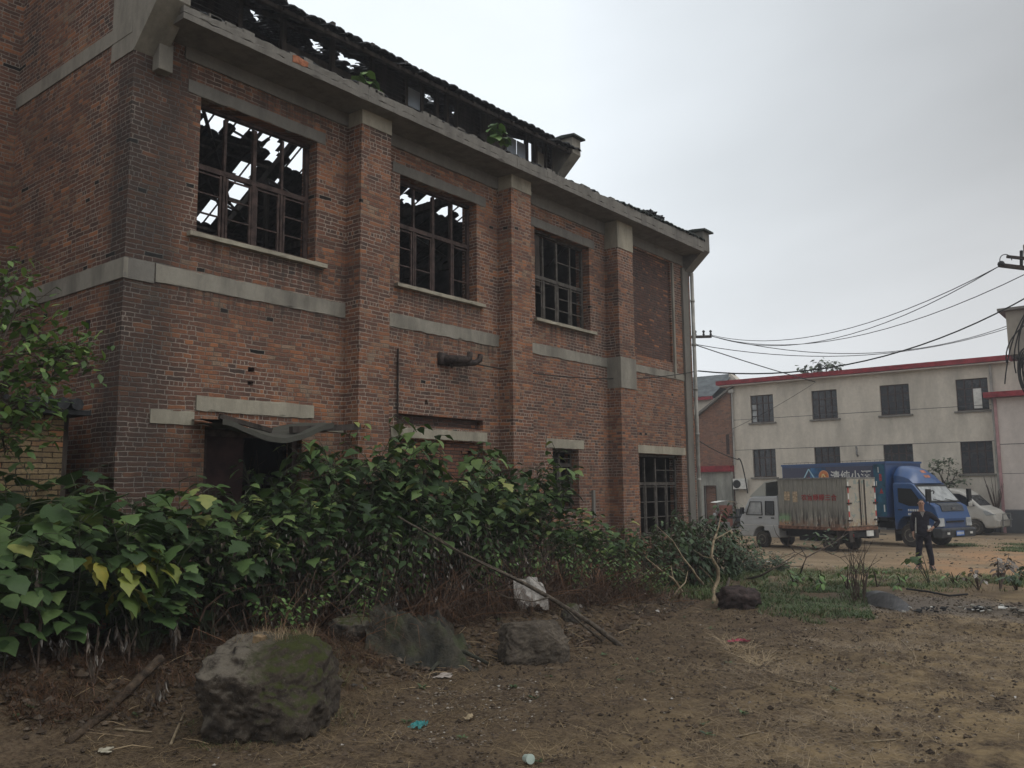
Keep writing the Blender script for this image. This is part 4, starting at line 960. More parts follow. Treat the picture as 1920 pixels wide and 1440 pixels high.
for s_ in (1, -1):
    Y0, Y1 = sorted((.741*s_, .752*s_))
    for nm, poly in (('front_door', [(4.16, 1.14), (3.95, 1.60), (3.46, 1.60), (3.44, 1.14)]), ('rear_side_door', [(3.30, 1.14), (3.28, 1.62), (2.92, 1.62), (2.92, 1.14)])):
        xa, xb = (3.39, 4.22) if nm == 'front_door' else (2.86, 3.37)
        d_ = P(cab, nm, PS, lambda q: (q.box(xa, xb, *sorted((.741*s_, .747*s_)), .98, 1.10), q.box(xa, xb, *sorted((.741*s_, .746*s_)), .60 if nm != 'front_door' else .80, .965)))
        P(d_, 'window', M['glass_pale'] if nm == 'front_door' and s_ > 0 else M['glass'], lambda q: q.prism(poly, XZ, Y0, Y1))
        P(d_, 'window_frame', M['black'], lambda q: [q.beam((poly[i][0], .75*s_, poly[i][1]), (poly[(i+1) % 4][0], .75*s_, poly[(i+1) % 4][1]), .02, .03, upv=(0, 1, 0)) for i in range(4)])
        P(d_, 'handle', M['black'], lambda q: q.box(xa+.06, xa+.20, *sorted((.748*s_, .762*s_)), 1.02, 1.06))
P(cab, 'side_stripe', M['white'], lambda q: q.box(2.76, 4.46, .742, .750, .775, .79))
P(cab, 'windscreen', M['glass'], lambda q: q.prism([(4.375, 1.14), (4.39, 1.14), (4.055, 1.68), (4.04, 1.68)], XZ, -.64, .64))
P(cab, 'headlight', M['glass_pale'], lambda q: (q.box(4.465, 4.485, .45, .68, .66, .80), q.box(4.465, 4.485, -.68, -.45, .66, .80)))
P(cab, 'bumper', M['metal'], lambda q: q.box(4.44, 4.54, -.72, .72, .34, .52), bevel=.02)
P(cab, 'wing_mirror', M['black'], lambda q: (q.box(4.20, 4.26, .80, .96, 1.16, 1.40), q.tube([(4.2, .74, 1.2), (4.23, .84, 1.25)], .015, 5)), bevel=.02)
P(st, 'wind_deflector', paint('deflector', (.36, .37, .33), d0=.2, zlo=0, zhi=.5), lambda q: (q.prism([(4.02, 1.78), (3.62, 2.08), (3.30, 2.30), (2.72, 2.36), (2.72, 2.33), (3.28, 2.26), (3.30, 1.81)], XZ, .66, .70), q.prism([(4.02, 1.78), (3.62, 2.08), (3.30, 2.30), (2.72, 2.36), (2.72, 2.33), (3.28, 2.26), (3.30, 1.81)], XZ, -.70, -.66),
    q.prism([(4.02, 1.79), (3.62, 2.09), (3.30, 2.31), (2.72, 2.37), (2.72, 2.34), (3.29, 2.28), (3.6, 2.06), (4.0, 1.76)], XZ, -.66, .66)))
for (x, y, s_) in ((.78, .60, 1), (.78, -.60, -1), (3.50, .64, 1), (3.50, -.64, -1)): wheel(st, x, y, .29, .19, s_)
# text helper (flat lettering laid on a surface)
def letters(nm, text, parent, mt, size, M4, extr=.002, sx=1., off=.0):
    cu = bpy.data.curves.new(nm, 'FONT'); cu.body = text; cu.size = size; cu.extrude = extr; cu.offset = off; cu.space_character = 1.05
    to = bpy.data.objects.new(nm, cu); COL.objects.link(to)
    dg = bpy.context.evaluated_depsgraph_get(); me = bpy.data.meshes.new_from_object(to.evaluated_get(dg))
    bpy.data.objects.remove(to); me.transform(M4 @ Matrix.Scale(sx, 4, (1, 0, 0))); me.materials.clear(); me.materials.append(mt)
    o = bpy.data.objects.new(nm, me); link(o, parent); return o
# surface with outward normal +y, text running along -x (left side of the small truck)
MS = lambda x, y, z: Matrix(((-1, 0, 0, x), (0, 0, 1, y), (0, 1, 0, z), (0, 0, 0, 1)))
RD = simple('faded_red_paint', (.36, .05, .05), .7, .4, 20)
letters('red_lettering', '农宫顺顺三合', cbx, RD, .22, MS(1.70, .818, 1.68), sx=1.02, off=.004)
# blue light truck
bt = thing('blue_box_truck', (35.01, 12.67, 0), 'blue light truck with a dark advertising box and a high rounded wind deflector', 'truck', radians(-111.1))
bx = P(bt, 'cargo_box', PBX, lambda q: q.box(0, 4.77, -1.02, 1.02, 1.0, 2.96), bevel=.012)
P(bx, 'advert_panel', PBD, lambda q: q.box(.05, 4.25, -1.034, -1.021, 1.05, 2.86))
P(bx, 'glow_panel', simple('teal_print', (.03, .15, .34), .5, .5, 2), lambda q: q.prism([(1.35, 2.0), (1.45, 2.84), (2.15, 2.84), (2.35, 2.0)], XZ, -1.038, -1.0345))
P(bx, 'light_blue_peak', simple('peak', (.35, .55, .65), .5, .2), lambda q: (q.beam((1.05, -1.041, 2.35), (1.36, -1.041, 2.80), .05, .004, upv=(0, 1, 0)), q.beam((1.36, -1.042, 2.80), (1.68, -1.042, 2.35), .05, .004, upv=(0, 1, 0))))
P(bx, 'red_print', RD, lambda q: q.prism([(1.15, 2.30), (1.36, 2.50), (1.6, 2.30)], XZ, -1.041, -1.0385))
lg = P(bx, 'round_emblem', simple('orange_print', (.62, .20, .06), .5, .3, 9), lambda q: q.lathe([(.24, -1.041), (.24, -1.036)], (2.07, 0, 2.50), 'y', 28))
P(lg, 'emblem_ring', simple('ring_print', (.62, .38, .25), .5), lambda q: [q.beam((2.07+.23*cos(a), -1.043, 2.5+.23*sin(a)), (2.07+.23*cos(a+.3), -1.043, 2.5+.23*sin(a+.3)), .02, .003, upv=(0, 1, 0)) for a in [k*2*pi/21 for k in range(21)]])
P(lg, 'emblem_mark', simple('yellow_print', (.68, .55, .25), .5), lambda q: (q.beam((1.93, -1.043, 2.36), (2.03, -1.043, 2.60), .05, .003, upv=(0, 1, 0)), q.beam((2.05, -1.043, 2.60), (2.14, -1.043, 2.48), .045, .003, upv=(0, 1, 0)), q.beam((2.08, -1.043, 2.42), (2.20, -1.043, 2.40), .04, .003, upv=(0, 1, 0))))
MT = lambda x, y, z: Matrix(((1, 0, 0, x), (0, 0, -1, y), (0, 1, 0, z), (0, 0, 0, 1)))
letters('white_lettering', '清纯小酒', bx, M['white'], .44, MT(2.38, -1.036, 2.33), sx=1.0, off=.006)
P(bx, 'teal_strip', simple('teal_strip', (.012, .09, .15), .5, .4, 3), lambda q: q.box(4.28, 4.72, -1.033, -1.021, 1.05, 2.9))
P(bx, 'red_print', RD, lambda q: (q.box(4.50, 4.6, -1.038, -1.0335, 2.3, 2.55), q.prism([(4.48, 1.85), (4.56, 2.05), (4.64, 1.85)], XZ, -1.038, -1.0335)))
P(bx, 'reflector_strip', M['white'], lambda q: (q.box(4.62, 4.67, -1.038, -1.0335, 1.2, 1.45), q.box(4.36, 4.39, -1.038, -1.0335, 2.1, 2.3), q.box(4.46, 4.49, -1.038, -1.0335, 2.6, 2.8)))
P(bx, 'top_rail', PB, lambda q: (q.box(-.02, 4.8, -1.05, -1.0, 2.93, 3.0), q.box(-.02, 4.8, 1.0, 1.05, 2.93, 3.0), q.box(-.03, 0, -1.02, 1.02, 2.93, 3.0), q.box(4.77, 4.82, -1.02, 1.02, 2.93, 3.0)))
q = MB()
for k in range(24): q.tube([(.1+k*.2, -.95, 2.97), (.1+k*.2, -.95, 3.06)], .006, 4)
q.tube([(0, -.95, 3.06), (4.8, -.95, 3.06)], .006, 4); q.box(1.5, 3.6, -.6, .6, 2.965, 3.0); q.build('roof_wire', M['rust'], bx, local=True)
P(bt, 'chassis', M['black'], lambda q: (q.box(-.1, 6.2, -.45, -.3, .6, .85), q.box(-.1, 6.2, .3, .45, .6, .85), q.box(0, 4.7, -.95, .95, .88, .985), q.box(1.2, 1.3, -.7, .7, .35, .5), q.box(2.6, 4.0, -.85, -.5, .42, .8), q.box(5.4, 5.5, -.7, .7, .35, .5)))
P(bt, 'side_guard', M['metal'], lambda q: (q.beam((2.3, -.96, .62), (4.6, -.96, .60), .03, .07), q.beam((2.3, -.96, .42), (4.6, -.96, .40), .03, .05)))
zb = .58
cbp = [(6.58, .66), (6.62, 1.0), (6.50, 1.42), (6.30, 1.52), (5.75, 2.16), (5.62, 2.22), (4.98, 2.24), (4.94, 2.18), (4.94, zb)]+arch_profile([], [(5.52, .50)], zb)[::-1]+[(6.5, zb)]
cb = P(bt, 'cab', PB, lambda q: q.prism(cbp, XZ, -.93, .93), bevel=.05)
for s_ in (-1, 1):
    poly = [(6.12, 1.42), (5.66, 2.02), (5.15, 2.04), (5.15, 1.55), (5.55, 1.42)]
    d_ = P(cb, 'door', PB, lambda q: q.box(5.05, 5.98, *sorted((.931*s_, .938*s_)), 1.06, 1.38))
    P(d_, 'window', M['glass_dark'], lambda q: q.prism(poly, XZ, *sorted((.931*s_, .944*s_))))
    P(d_, 'handle', M['black'], lambda q: q.box(5.12, 5.28, *sorted((.939*s_, .955*s_)), 1.26, 1.30))
    P(d_, 'door_marking', M['white'], lambda q: [q.box(5.5+k*.085, 5.56+k*.085, *sorted((.939*s_, .942*s_)), z, z+.07) for k in range(5) for z in (1.10, 1.24) if not (k == 4 and z < 1.2)])
    P(cb, 'step', M['black'], lambda q: q.box(5.0, 5.2, *sorted((.72*s_, .93*s_)), .45, .57))
def slope(u0, z0, u1, z1, off): 
    L_ = sqrt((u1-u0)**2+(z1-z0)**2); nx, nz = (z0-z1)/L_, (u1-u0)/L_
    if nx < 0: nx, nz = -nx, -nz
    return [(u0+nx*off, z0+nz*off), (u1+nx*off, z1+nz*off), (u1+nx*(off+.012), z1+nz*(off+.012)), (u0+nx*(off+.012), z0+nz*(off+.012))]
ws = P(cb, 'windscreen', M['glass_pale'], lambda q: q.prism(slope(6.25, 1.58, 5.80, 2.10, .001), XZ, -.82, .82))
P(ws, 'windscreen_edge', M['black'], lambda q: (q.prism(slope(5.82, 2.08, 5.76, 2.15, .003), XZ, -.86, .86), q.prism(slope(6.29, 1.53, 6.24, 1.59, .003), XZ, -.86, .86), q.prism(slope(6.25, 1.58, 5.80, 2.10, .002), XZ, -.87, -.82), q.prism(slope(6.25, 1.58, 5.80, 2.10, .002), XZ, .82, .87)))
P(ws, 'wiper', M['black'], lambda q: (q.tube([(6.33, -.1, 1.56), (6.25, -.6, 1.66)], .012, 4), q.tube([(6.33, .6, 1.56), (6.25, .1, 1.66)], .012, 4)))
P(cb, 'steering_wheel', M['black'], lambda q: [q.tube([(6.0+.02+.1*cos(a), -.4+.17*sin(a), 1.72+.12*cos(a)+.1), (6.0+.02+.1*cos(a+.5), -.4+.17*sin(a+.5), 1.72+.12*cos(a+.5)+.1)], .02, 5) for a in [k*.5 for k in range(13)]])
P(cb, 'cowl_panel', simple('grey_cowl', (.06, .065, .07), .6, .2), lambda q: q.prism([(6.30, 1.50), (6.32, 1.525), (6.52, 1.44), (6.585, 1.25), (6.56, 1.24), (6.49, 1.41)], XZ, -.62, .62))
P(cb, 'badge', M['metal'], lambda q: q.box(6.575, 6.60, -.09, .09, 1.30, 1.36))
P(cb, 'grille_line', M['black'], lambda q: q.box(6.60, 6.63, -.5, .5, .86, .92))
for s_ in (-1, 1):
    h_ = P(cb, 'headlight', M['glass_pale'], lambda q: q.prism([(6.625, .72), (6.64, .74), (6.62, 1.02), (6.45, .9), (6.45, .72)], XZ, *sorted((.62*s_, .94*s_))), bevel=.02)
    P(h_, 'indicator', simple('amber', (.6, .3, .08), .4), lambda q: q.box(6.47, 6.57, *sorted((.935*s_, .95*s_)), .74, .86))
bm = P(bt, 'bumper', simple('grey_bumper', (.05, .053, .057), .6, .3), lambda q: q.prism([(6.45, .34), (6.72, .36), (6.76, .62), (6.70, .68), (6.35, .68)], XZ, -.98, .98), bevel=.03)
P(bm, 'number_plate', simple('blue_plate', (.05, .16, .48), .4, .1), lambda q: q.box(6.765, 6.775, -.22, .22, .42, .58))
P(bm, 'fog_lamp', M['white'], lambda q: (q.box(6.755, 6.775, -.72, -.58, .47, .54), q.box(6.755, 6.775, .58, .72, .47, .54)))
P(bm, 'plate_characters', M['white'], lambda q: [q.box(6.776, 6.779, -.19+k*.057, -.155+k*.057, .455, .545) for k in range(7)])
P(cb, 'wing_mirror', M['black'], lambda q: (q.box(6.42, 6.50, -1.28, -1.06, 1.58, 2.0), q.tube([(6.35, -.9, 1.45), (6.46, -1.15, 1.5), (6.46, -1.15, 1.62)], .018, 5), q.box(6.42, 6.50, 1.06, 1.26, 1.58, 2.0)), bevel=.03)
def fairing(q):
    n = 9; prof = [(5.80, 2.20), (5.72, 2.36), (5.58, 2.55), (5.38, 2.70), (5.14, 2.80), (4.90, 2.84)]
    b = len(q.v)
    for i, (x, z) in enumerate(prof):
        for k in range(n+1):
            v_ = -1+2*k/n; hw = .86-.02*i; q.v.append(V((x-.10*abs(v_)**3*(1-i/6), v_*hw, z-(z-2.2)*.55*abs(v_)**4)))
    for i in range(len(prof)-1):
        for k in range(n): q.face((b+i*(n+1)+k, b+i*(n+1)+k+1, b+(i+1)*(n+1)+k+1, b+(i+1)*(n+1)+k))
    for k0 in (0, n):
        for i in range(len(prof)-1):
            a, c = q.v[b+i*(n+1)+k0], q.v[b+(i+1)*(n+1)+k0]; q.quad(a, c, V((c.x, c.y, 2.18)), V((a.x, a.y, 2.18)))
fa = P(bt, 'wind_deflector', PB, fairing, smooth=True)
P(fa, 'orange_emblem', simple('faded_orange', (.42, .16, .09), .6, .4, 12), lambda q: q.quad((5.70, -.14, 2.405), (5.70, .20, 2.405), (5.47, .16, 2.665), (5.47, -.08, 2.665)))
for (x, y, s_) in ((1.35, -.82, -1), (1.35, .82, 1), (5.52, -.80, -1), (5.52, .80, 1)): wheel(bt, x, y, .40, .24, s_)
for yy in (-.93, .6): P(bt, 'mud_flap', M['black'], lambda q: q.box(4.93, 4.96, yy, yy+.33, .18, .75))
# silver minivan
vn = thing('silver_minivan', (42.35, 10.45, 0), 'dusty silver beige minivan parked behind the blue truck', 'van', radians(-98))
zb = .28
vp = [(3.98, .34), (4.02, .62), (3.92, .86), (3.72, 1.02), (3.42, 1.14), (2.92, 1.62), (2.62, 1.80), (2.2, 1.88), (.35, 1.90), (.1, 1.82), (.0, 1.1), (.0, .35)]+[(.25, zb)]+arch_profile([], [(3.18, .36), (.75, .36)], zb)[::-1]+[(3.85, zb)]
vb = P(vn, 'body', PV, lambda q: q.prism(vp, XZ, -.80, .80), bevel=.07)
for s_ in (-1, 1):
    for poly in ([(3.22, 1.16), (2.86, 1.54), (2.62, 1.66), (2.30, 1.68), (2.30, 1.14)], [(2.24, 1.14), (2.24, 1.68), (1.55, 1.68), (1.55, 1.14)], [(1.45, 1.14), (1.45, 1.68), (.3, 1.68), (.2, 1.14)]):
        P(vb, 'side_window', M['glass_dark'], lambda q: q.prism(poly, XZ, *sorted((.801*s_, .812*s_))))
    P(vb, 'headlight', M['glass_pale'], lambda q: q.prism([(3.97, .82), (3.62, 1.00), (3.50, .96), (3.62, .78)], XZ, *sorted((.60*s_, .815*s_))), bevel=.02)
    P(vb, 'wing_mirror', PV, lambda q: q.box(3.02, 3.14, *sorted((.82*s_, 1.0*s_)), 1.16, 1.34), bevel=.03)
P(vb, 'windscreen', M['glass'], lambda q: q.prism(slope(3.38, 1.18, 2.94, 1.60, .001), XZ, -.68, .68))
P(vb, 'bumper', PV, lambda q: q.prism([(3.9, .28), (4.10, .34), (4.12, .58), (4.0, .62)], XZ, -.76, .76), bevel=.03)
P(vb, 'grille_guard', M['metal'], lambda q: (q.tube([(4.16, -.5, .3), (4.18, -.5, .85), (4.18, .5, .85), (4.16, .5, .3)], .025, 6), q.tube([(4.17, -.7, .6), (4.17, .7, .6)], .02, 6)))
for (x, y, s_) in ((3.18, -.72, -1), (3.18, .72, 1), (.75, -.72, -1), (.75, .72, 1)): wheel(vn, x, y, .30, .18, s_)
# motorcycle behind the small truck
mc = thing('motorcycle', (36.3, 16.0, 0), 'dark red motorcycle with a pale rain canopy, half hidden by the silver cab', 'motorcycle', radians(140))
for x in (.0, 1.28): 
    wr = P(mc, 'wheel', TY, lambda q: [q.tube([(x+.27*cos(a), 0, .29+.27*sin(a)), (x+.27*cos(a+.42), 0, .29+.27*sin(a+.42))], .045, 6) for a in [k*.42 for k in range(15)]])
    P(wr, 'rim', M['metal'], lambda q: [q.tube([(x, 0, .29), (x+.25*cos(a), 0, .29+.25*sin(a))], .008, 4) for a in [k*.7 for k in range(9)]])
P(mc, 'tank', simple('dark_red', (.12, .02, .02), .4, .3), lambda q: q.prism([(.55, .72), (.95, .78), (1.02, .95), (.85, 1.0), (.5, .88)], XZ, -.13, .13), bevel=.04)
P(mc, 'seat', M['black'], lambda q: q.prism([(-.15, .74), (.55, .74), (.52, .86), (-.2, .84)], XZ, -.13, .13), bevel=.03)
P(mc, 'engine', M['metal'], lambda q: (q.box(.45, .85, -.13, .13, .30, .58), q.tube([(.8, .1, .5), (.6, .15, .25), (-.2, .15, .28)], .03, 6)), bevel=.02)
P(mc, 'fork', M['metal'], lambda q: (q.tube([(1.28, .08, .29), (1.02, .08, 1.02)], .02, 6), q.tube([(1.28, -.08, .29), (1.02, -.08, 1.02)], .02, 6), q.tube([(.85, .36, 1.12), (1.0, .15, 1.06), (1.0, -.15, 1.06), (.85, -.36, 1.12)], .015, 6)))
P(mc, 'headlight', M['glass_pale'], lambda q: q.lathe([(.02, 1.04), (.09, 1.08), (.10, 1.14), (.05, 1.16)], (0, 0, .9), 'x', 12))
P(mc, 'frame', M['rust'], lambda q: (q.tube([(1.0, 0, .95), (.8, 0, .35), (.35, 0, .32), (.05, 0, .75)], .02, 6), q.tube([(0, .1, .29), (.4, .1, .4)], .02, 6)))
P(mc, 'rain_canopy', M['white'], lambda q: [q.quad((1.15-.2*i, -.35, 1.45+.06*i-.012*i*i), (1.15-.2*i, .35, 1.45+.06*i-.012*i*i), (1.15-.2*(i+1), .35, 1.45+.06*(i+1)-.012*(i+1)**2), (1.15-.2*(i+1), -.35, 1.45+.06*(i+1)-.012*(i+1)**2)) for i in range(5)])
P(mc, 'canopy_post', M['metal'], lambda q: (q.tube([(1.0, .3, 1.05), (1.1, .3, 1.46)], .012, 5), q.tube([(.1, .25, .85), (.2, .3, 1.5)], .012, 5)))
# ------------------------------------------------------------------ person
def skinned(name, verts, edges, rad, mat_, parent, sub=2, root=0):
    me = bpy.data.meshes.new(name); me.from_pydata([tuple(v_) for v_ in verts], edges, []); me.materials.append(mat_)
    o = bpy.data.objects.new(name, me); link(o, parent)
    md = o.modifiers.new('skin', 'SKIN'); md.use_smooth_shade = True
    lay = me.skin_vertices[0] if me.skin_vertices else None
    if lay is None:
        bm_ = bmesh.new(); bm_.from_mesh(me); bm_.verts.layers.skin.verify(); bm_.to_mesh(me); bm_.free(); lay = me.skin_vertices[0]
    for i, r_ in enumerate(rad): lay.data[i].radius = r_ if isinstance(r_, tuple) else (r_, r_); lay.data[i].use_root = (i == root)
    s_ = o.modifiers.new('sub', 'SUBSURF'); s_.levels = sub; s_.render_levels = sub
    return o
class SK:
    def __init__(s): s.v = []; s.e = []; s.r = []
    def chain(s, pts, start=None):
        prev = start
        for (p, r_) in pts:
            s.v.append(V(p)); s.r.append(r_); i = len(s.v)-1
            if prev is not None: s.e.append((prev, i))
            prev = i
        return prev
skin = simple('skin', (.34, .20, .14), .6, .15, 8); navy = simple('navy_tracksuit', (.016, .015, .024), .85, .3, 12); shoe = simple('dark_shoes', (.02, .018, .018), .6, .2)
gpm = gp(1727, 1071)
man = thing('person', (23.73, 5.49, 0), 'man in dark tracksuit with white panels standing in the yard, hand on hip', 'person', atan2(-5.6, -23.64)+pi/2+.12)
# local frame: faces -y, x to his left side (image right)
S = SK()
S.chain([((0, 0, .96), (.12, .085)), ((0, 0, 1.12), (.12, .08)), ((0, .01, 1.28), (.14, .085)), ((0, .015, 1.42), (.11, .075)), ((0, .0, 1.50), (.055, .055)), ((0, -.012, 1.58), (.062, .068)), ((0, -.02, 1.68), (.078, .092)), ((0, -.01, 1.755), (.055, .065))])
for sx in (-1, 1):
    hipx = .085*sx; foot = (-.15 if sx < 0 else .16)
    S.chain([((hipx, 0, .88), .088), ((hipx*.6+foot*.4, -.01, .52), .062), ((foot, .01, .28), .054), ((foot, .02, .09), .04), ((foot+(.02 if sx > 0 else -.05), -.10, .04), (.04, .035)), ((foot+(.03 if sx > 0 else -.08), -.17, .03), (.032, .022))], 0)
# right arm (image left) hangs; left arm akimbo
def hand(S_, wrist, wi, d, pn, th, curl=.5):
    d = V(d).normalized(); pn = V(pn).normalized(); sd = d.cross(pn).normalized()
    palm = V(wrist)+d*.055; pi_ = S_.chain([(palm, (.034, .016))], wi)
    for k, (o_, L_) in enumerate(((-.027, .068), (-.009, .078), (.010, .073), (.027, .058))):
        b = palm+d*.03+sd*o_; c1 = b+d*L_*.5+pn*.01; c2 = c1+(d*(1-curl)+pn*curl).normalized()*L_*.5
        S_.chain([(b, .0095), (c1, .009), (c2, .007)], pi_)
    t0 = palm-d*.01+sd*th*-.03; S_.chain([(t0, .012), (t0+(d*.5+sd*-th*.7+pn*.3).normalized()*.045, .009)], pi_)
a1 = S.chain([((-.17, .01, 1.415), .058), ((-.235, .02, 1.15), .043), ((-.235, -.03, .92), .03)], 3); hand(S, (-.235, -.03, .92), a1, (0, -.1, -1), (1, 0, 0), 1)
a2 = S.chain([((.17, .01, 1.415), .058), ((.37, .05, 1.22), .043), ((.22, -.09, 1.06), .03)], 3); hand(S, (.22, -.09, 1.06), a2, (-.75, -.25, -.35), (-.2, .5, -.6), -1)
skinned('body', S.v, S.e, S.r, skin, man)
J = SK()
J.chain([((0, 0, .84), (.18, .13)), ((0, 0, .93), (.185, .135)), ((0, 0, 1.08), (.18, .13)), ((0, .01, 1.28), (.185, .122)), ((0, .015, 1.42), (.145, .10)), ((0, .01, 1.475), (.075, .07))])
J.chain([((-.185, .01, 1.41), .078), ((-.25, .02, 1.15), .062), ((-.245, -.03, .95), .047)], 4)
J.chain([((.185, .01, 1.41), .078), ((.39, .05, 1.21), .064), ((.245, -.08, 1.075), .048)], 4)
skinned('jacket', J.v, J.e, J.r, navy, man)
T = SK(); T.chain([((0, 0, .98), (.15, .11))])
for sx in (-1, 1):
    hipx = .09*sx; foot = (-.15 if sx < 0 else .16)
    T.chain([((hipx, 0, .84), .105), ((hipx*.6+foot*.4, -.01, .52), .083), ((foot, .012, .28), .072), ((foot, .02, .10), .066)], 0)
skinned('trousers', T.v, T.e, T.r, navy, man)
for sx, ang in ((-1, -.5), (1, .15)):
    foot = (-.15 if sx < 0 else .16)
    q = MB(); q.prism([(-.10, 0), (.19, 0), (.20, .035), (.12, .075), (0, .12), (-.09, .12)], lambda u, v, w_: (foot+sin(ang)*u+w_*cos(ang), .02-cos(ang)*u+w_*sin(ang), v), -.047, .047); q.build('shoe', shoe, man, local=True, bevel=.02)
H = SK(); H.chain([((0, .035, 1.66), (.07, .055)), ((0, .02, 1.735), (.077, .082)), ((0, -.02, 1.775), (.060, .068))]); skinned('hair', H.v, H.e, H.r, simple('black_hair', (.012, .011, .010), .7), man)
q = MB()
for sx in (-1, 1): q.lathe([(.012, -.098), (.008, -.104)], (.030*sx, 0, 1.685), 'y', 8)
q.build('eyes', M['black'], man, local=True)
q = MB(); q.prism([(-.010, 1.70), (.010, 1.70), (.017, 1.645), (-.017, 1.645)], lambda u, v, w_: (u, w_, v), -.122, -.09); q.build('nose', skin, man, local=True, bevel=.006)
q = MB(); q.box(-.026, .026, -.104, -.09, 1.612, 1.620); q.build('mouth', simple('lips', (.22, .09, .07), .6), man, local=True)
for sx in (-1, 1): q = MB(); q.lathe([(.02, -.006), (.021, .008)], (.078*sx, .005, 1.675), 'x', 10); q.build('ear', skin, man, local=True)
q = MB(); q.prism([(-.055, 1.47), (.055, 1.47), (.0, 1.33)], lambda u, v, w_: (u, w_, v), -.125, -.10); q.build('shirt_collar', simple('grey_shirt', (.22, .21, .2), .8), man, local=True)
q = MB(); q.quad((-.185, -.085, .93), (-.165, -.098, .93), (-.150, -.11, 1.32), (-.165, -.10, 1.32)); q.quad((.115, -.128, .97), (.175, -.10, .97), (.185, -.105, 1.12), (.10, -.128, 1.12))
q.quad((.115, -.128, .97), (.10, -.128, 1.12), (.12, -.132, 1.12), (.13, -.132, .97)); q.build('white_panel', M['white'], man, local=True)
# ------------------------------------------------------------------ poles and wires
def wire(nm, a, b, sag, r_, label, group=None, n=18):
    a, b = V(a), V(b); q = MB(); q.tube([a.lerp(b, k/n)-V((0, 0, sag*4*(k/n)*(1-k/n))) for k in range(n+1)], r_*.8, 5)
    o = q.build(nm, M['black']); tag(o, label, 'cable', group); return o
def atd(x, y, d):
    r_ = ray(x, y); h = V((fw.x, fw.y)).normalized(); return CAMP+r_*(d/(r_.x*h.x+r_.y*h.y))
pA = atd(1290, 632, 38); pB = atd(1931, 500, 22)
po = thing('utility_pole', (pA.x, pA.y, 0), 'utility pole mostly hidden behind the brick workshop, its crossarm showing right of it', 'pole')
q = MB(); q.tube([(pA.x, pA.y, -.3), (pA.x, pA.y, pA.z+.8)], [.17, .12], 10); q.build('post', M['conc'], po)
cd_ = (atd(1334, 631, 38)-pA); q = MB(); q.beam(pA+V((0, 0, 0))-cd_*.6, pA+cd_, .08, .12); q.build('crossarm', M['rust'], po)
q = MB()
for k in (.35, .7, 1.0): c = pA+cd_*(k-.03); q.lathe([(.03, 0), (.06, .06), (.03, .12), (.07, .18), (.04, .24)], c+V((0, 0, .05)), 'z', 8)
q.build('insulator', M['black'], po)
pb = thing('utility_pole', (pB.x, pB.y, 0), 'utility pole at the right edge with crossarms and coiled black cable', 'pole')
q = MB(); q.tube([(pB.x, pB.y, -.3), (pB.x, pB.y, pB.z+.6)], [.17, .12], 10); q.build('post', M['conc'], pb)
dl = (atd(1872, 492, 22)-pB); q = MB()
q.beam(pB-dl*.8+V((0, 0, -.05)), atd(1874, 497, 22), .09, .10); q.build('crossarm', M['rust'], pb)
q = MB(); q.beam(pB-dl*.8+V((0, 0, .22)), atd(1888, 481, 22), .07, .07); q.build('upper_arm', M['rust'], pb)
q = MB(); q.lathe([(.04, -.07), (.09, 0), (.04, .07)], atd(1877, 495, 22), 'x', 10)
c = atd(1886, 488, 21.9)
q.build('insulator', M['black'], pb); q = MB(); q.tube([c+rt*(.16*cos(a))+V((0, 0, .16*sin(a))) for a in [k*.4 for k in range(13)]], .012, 5); q.build('jumper_wire', M['black'], pb)
q = MB(); q.tube([atd(1915, 470, 22), atd(1915, 500, 22)], .04, 6); q.build('insulator', M['black'], pb)
R = random.Random(3); q = MB()
for k in range(9):
    cx = atd(1921+R.uniform(-3, 3), 700+R.uniform(-6, 6), 21.6); rr = R.uniform(.30, .62); sx = R.uniform(.32, .5)
    q.tube([cx+rt*(rr*sx*cos(a)+.1)+V((0, 0, rr*sin(a))) for a in [j*.35 for j in range(19)]], .016, 5)
q.build('cable_coil', M['black'], pb)
q = MB()
for (x0, y0, x1, y1, x2, y2) in ((1921, 590, 1890, 640, 1884, 720), (1921, 595, 1893, 660, 1905, 700), (1921, 600, 1902, 640, 1915, 690), (1921, 610, 1882, 640, 1887, 680)):
    A, B, C = atd(x0, y0, 21.7), atd(x1, y1, 21.7), atd(x2, y2, 21.7)
    q.tube([A*(1-t_)**2+B*2*t_*(1-t_)+C*t_*t_ for t_ in [k/8 for k in range(9)]], .017, 5)
q.build('hanging_cable', M['black'], pb)
def wpx(a, da, b, db, sag, r_, label, g=None): wire('cable', atd(*a, da), atd(*b, db), sag, r_, label, g)
wpx((1332, 628), 38, (1878, 497), 22, .95, .016, 'highest of the overhead wires between the two crossarms', 'wires')
wpx((1332, 629), 38, (1872, 500), 22, 1.15, .016, 'twisted overhead wire just below the highest one', 'wires')
wpx((1332, 630), 38, (1935, 508), 22, 1.05, .016, 'third overhead wire, reaching the right edge below the crossarm', 'wires')
wpx((1332, 630), 38, (1900, 607), 43, 1.15, .022, 'thin wire running level from the left crossarm to the roof tank room', 'wires')
wpx((1300, 645), 38, (1900, 612), 43, 1.0, .022, 'lower thin wire sagging towards the roof tank room', 'wires')
wpx((1302, 646), 38, (1528, 716), 43.5, .05, .03, 'pale stay wire slanting down to the red roof edge', 'wires')
wire('cable', (11.5, YF-.2, 4.42), (20.9, YF-.12, 5.25), .25, .014, 'thick black cable along the brick facade from the exhaust pipe', 'wires')
wire('cable', (20.9, YF-.12, 5.25), atd(1935, 552, 22), .75, .024, 'thick black cable from the drain pipe up to the right edge', 'wires')
wpx((1548, 716), 43.5, (1905, 760), 42, .2, .02, 'thin wire crossing in front of the upper windows', 'wires')
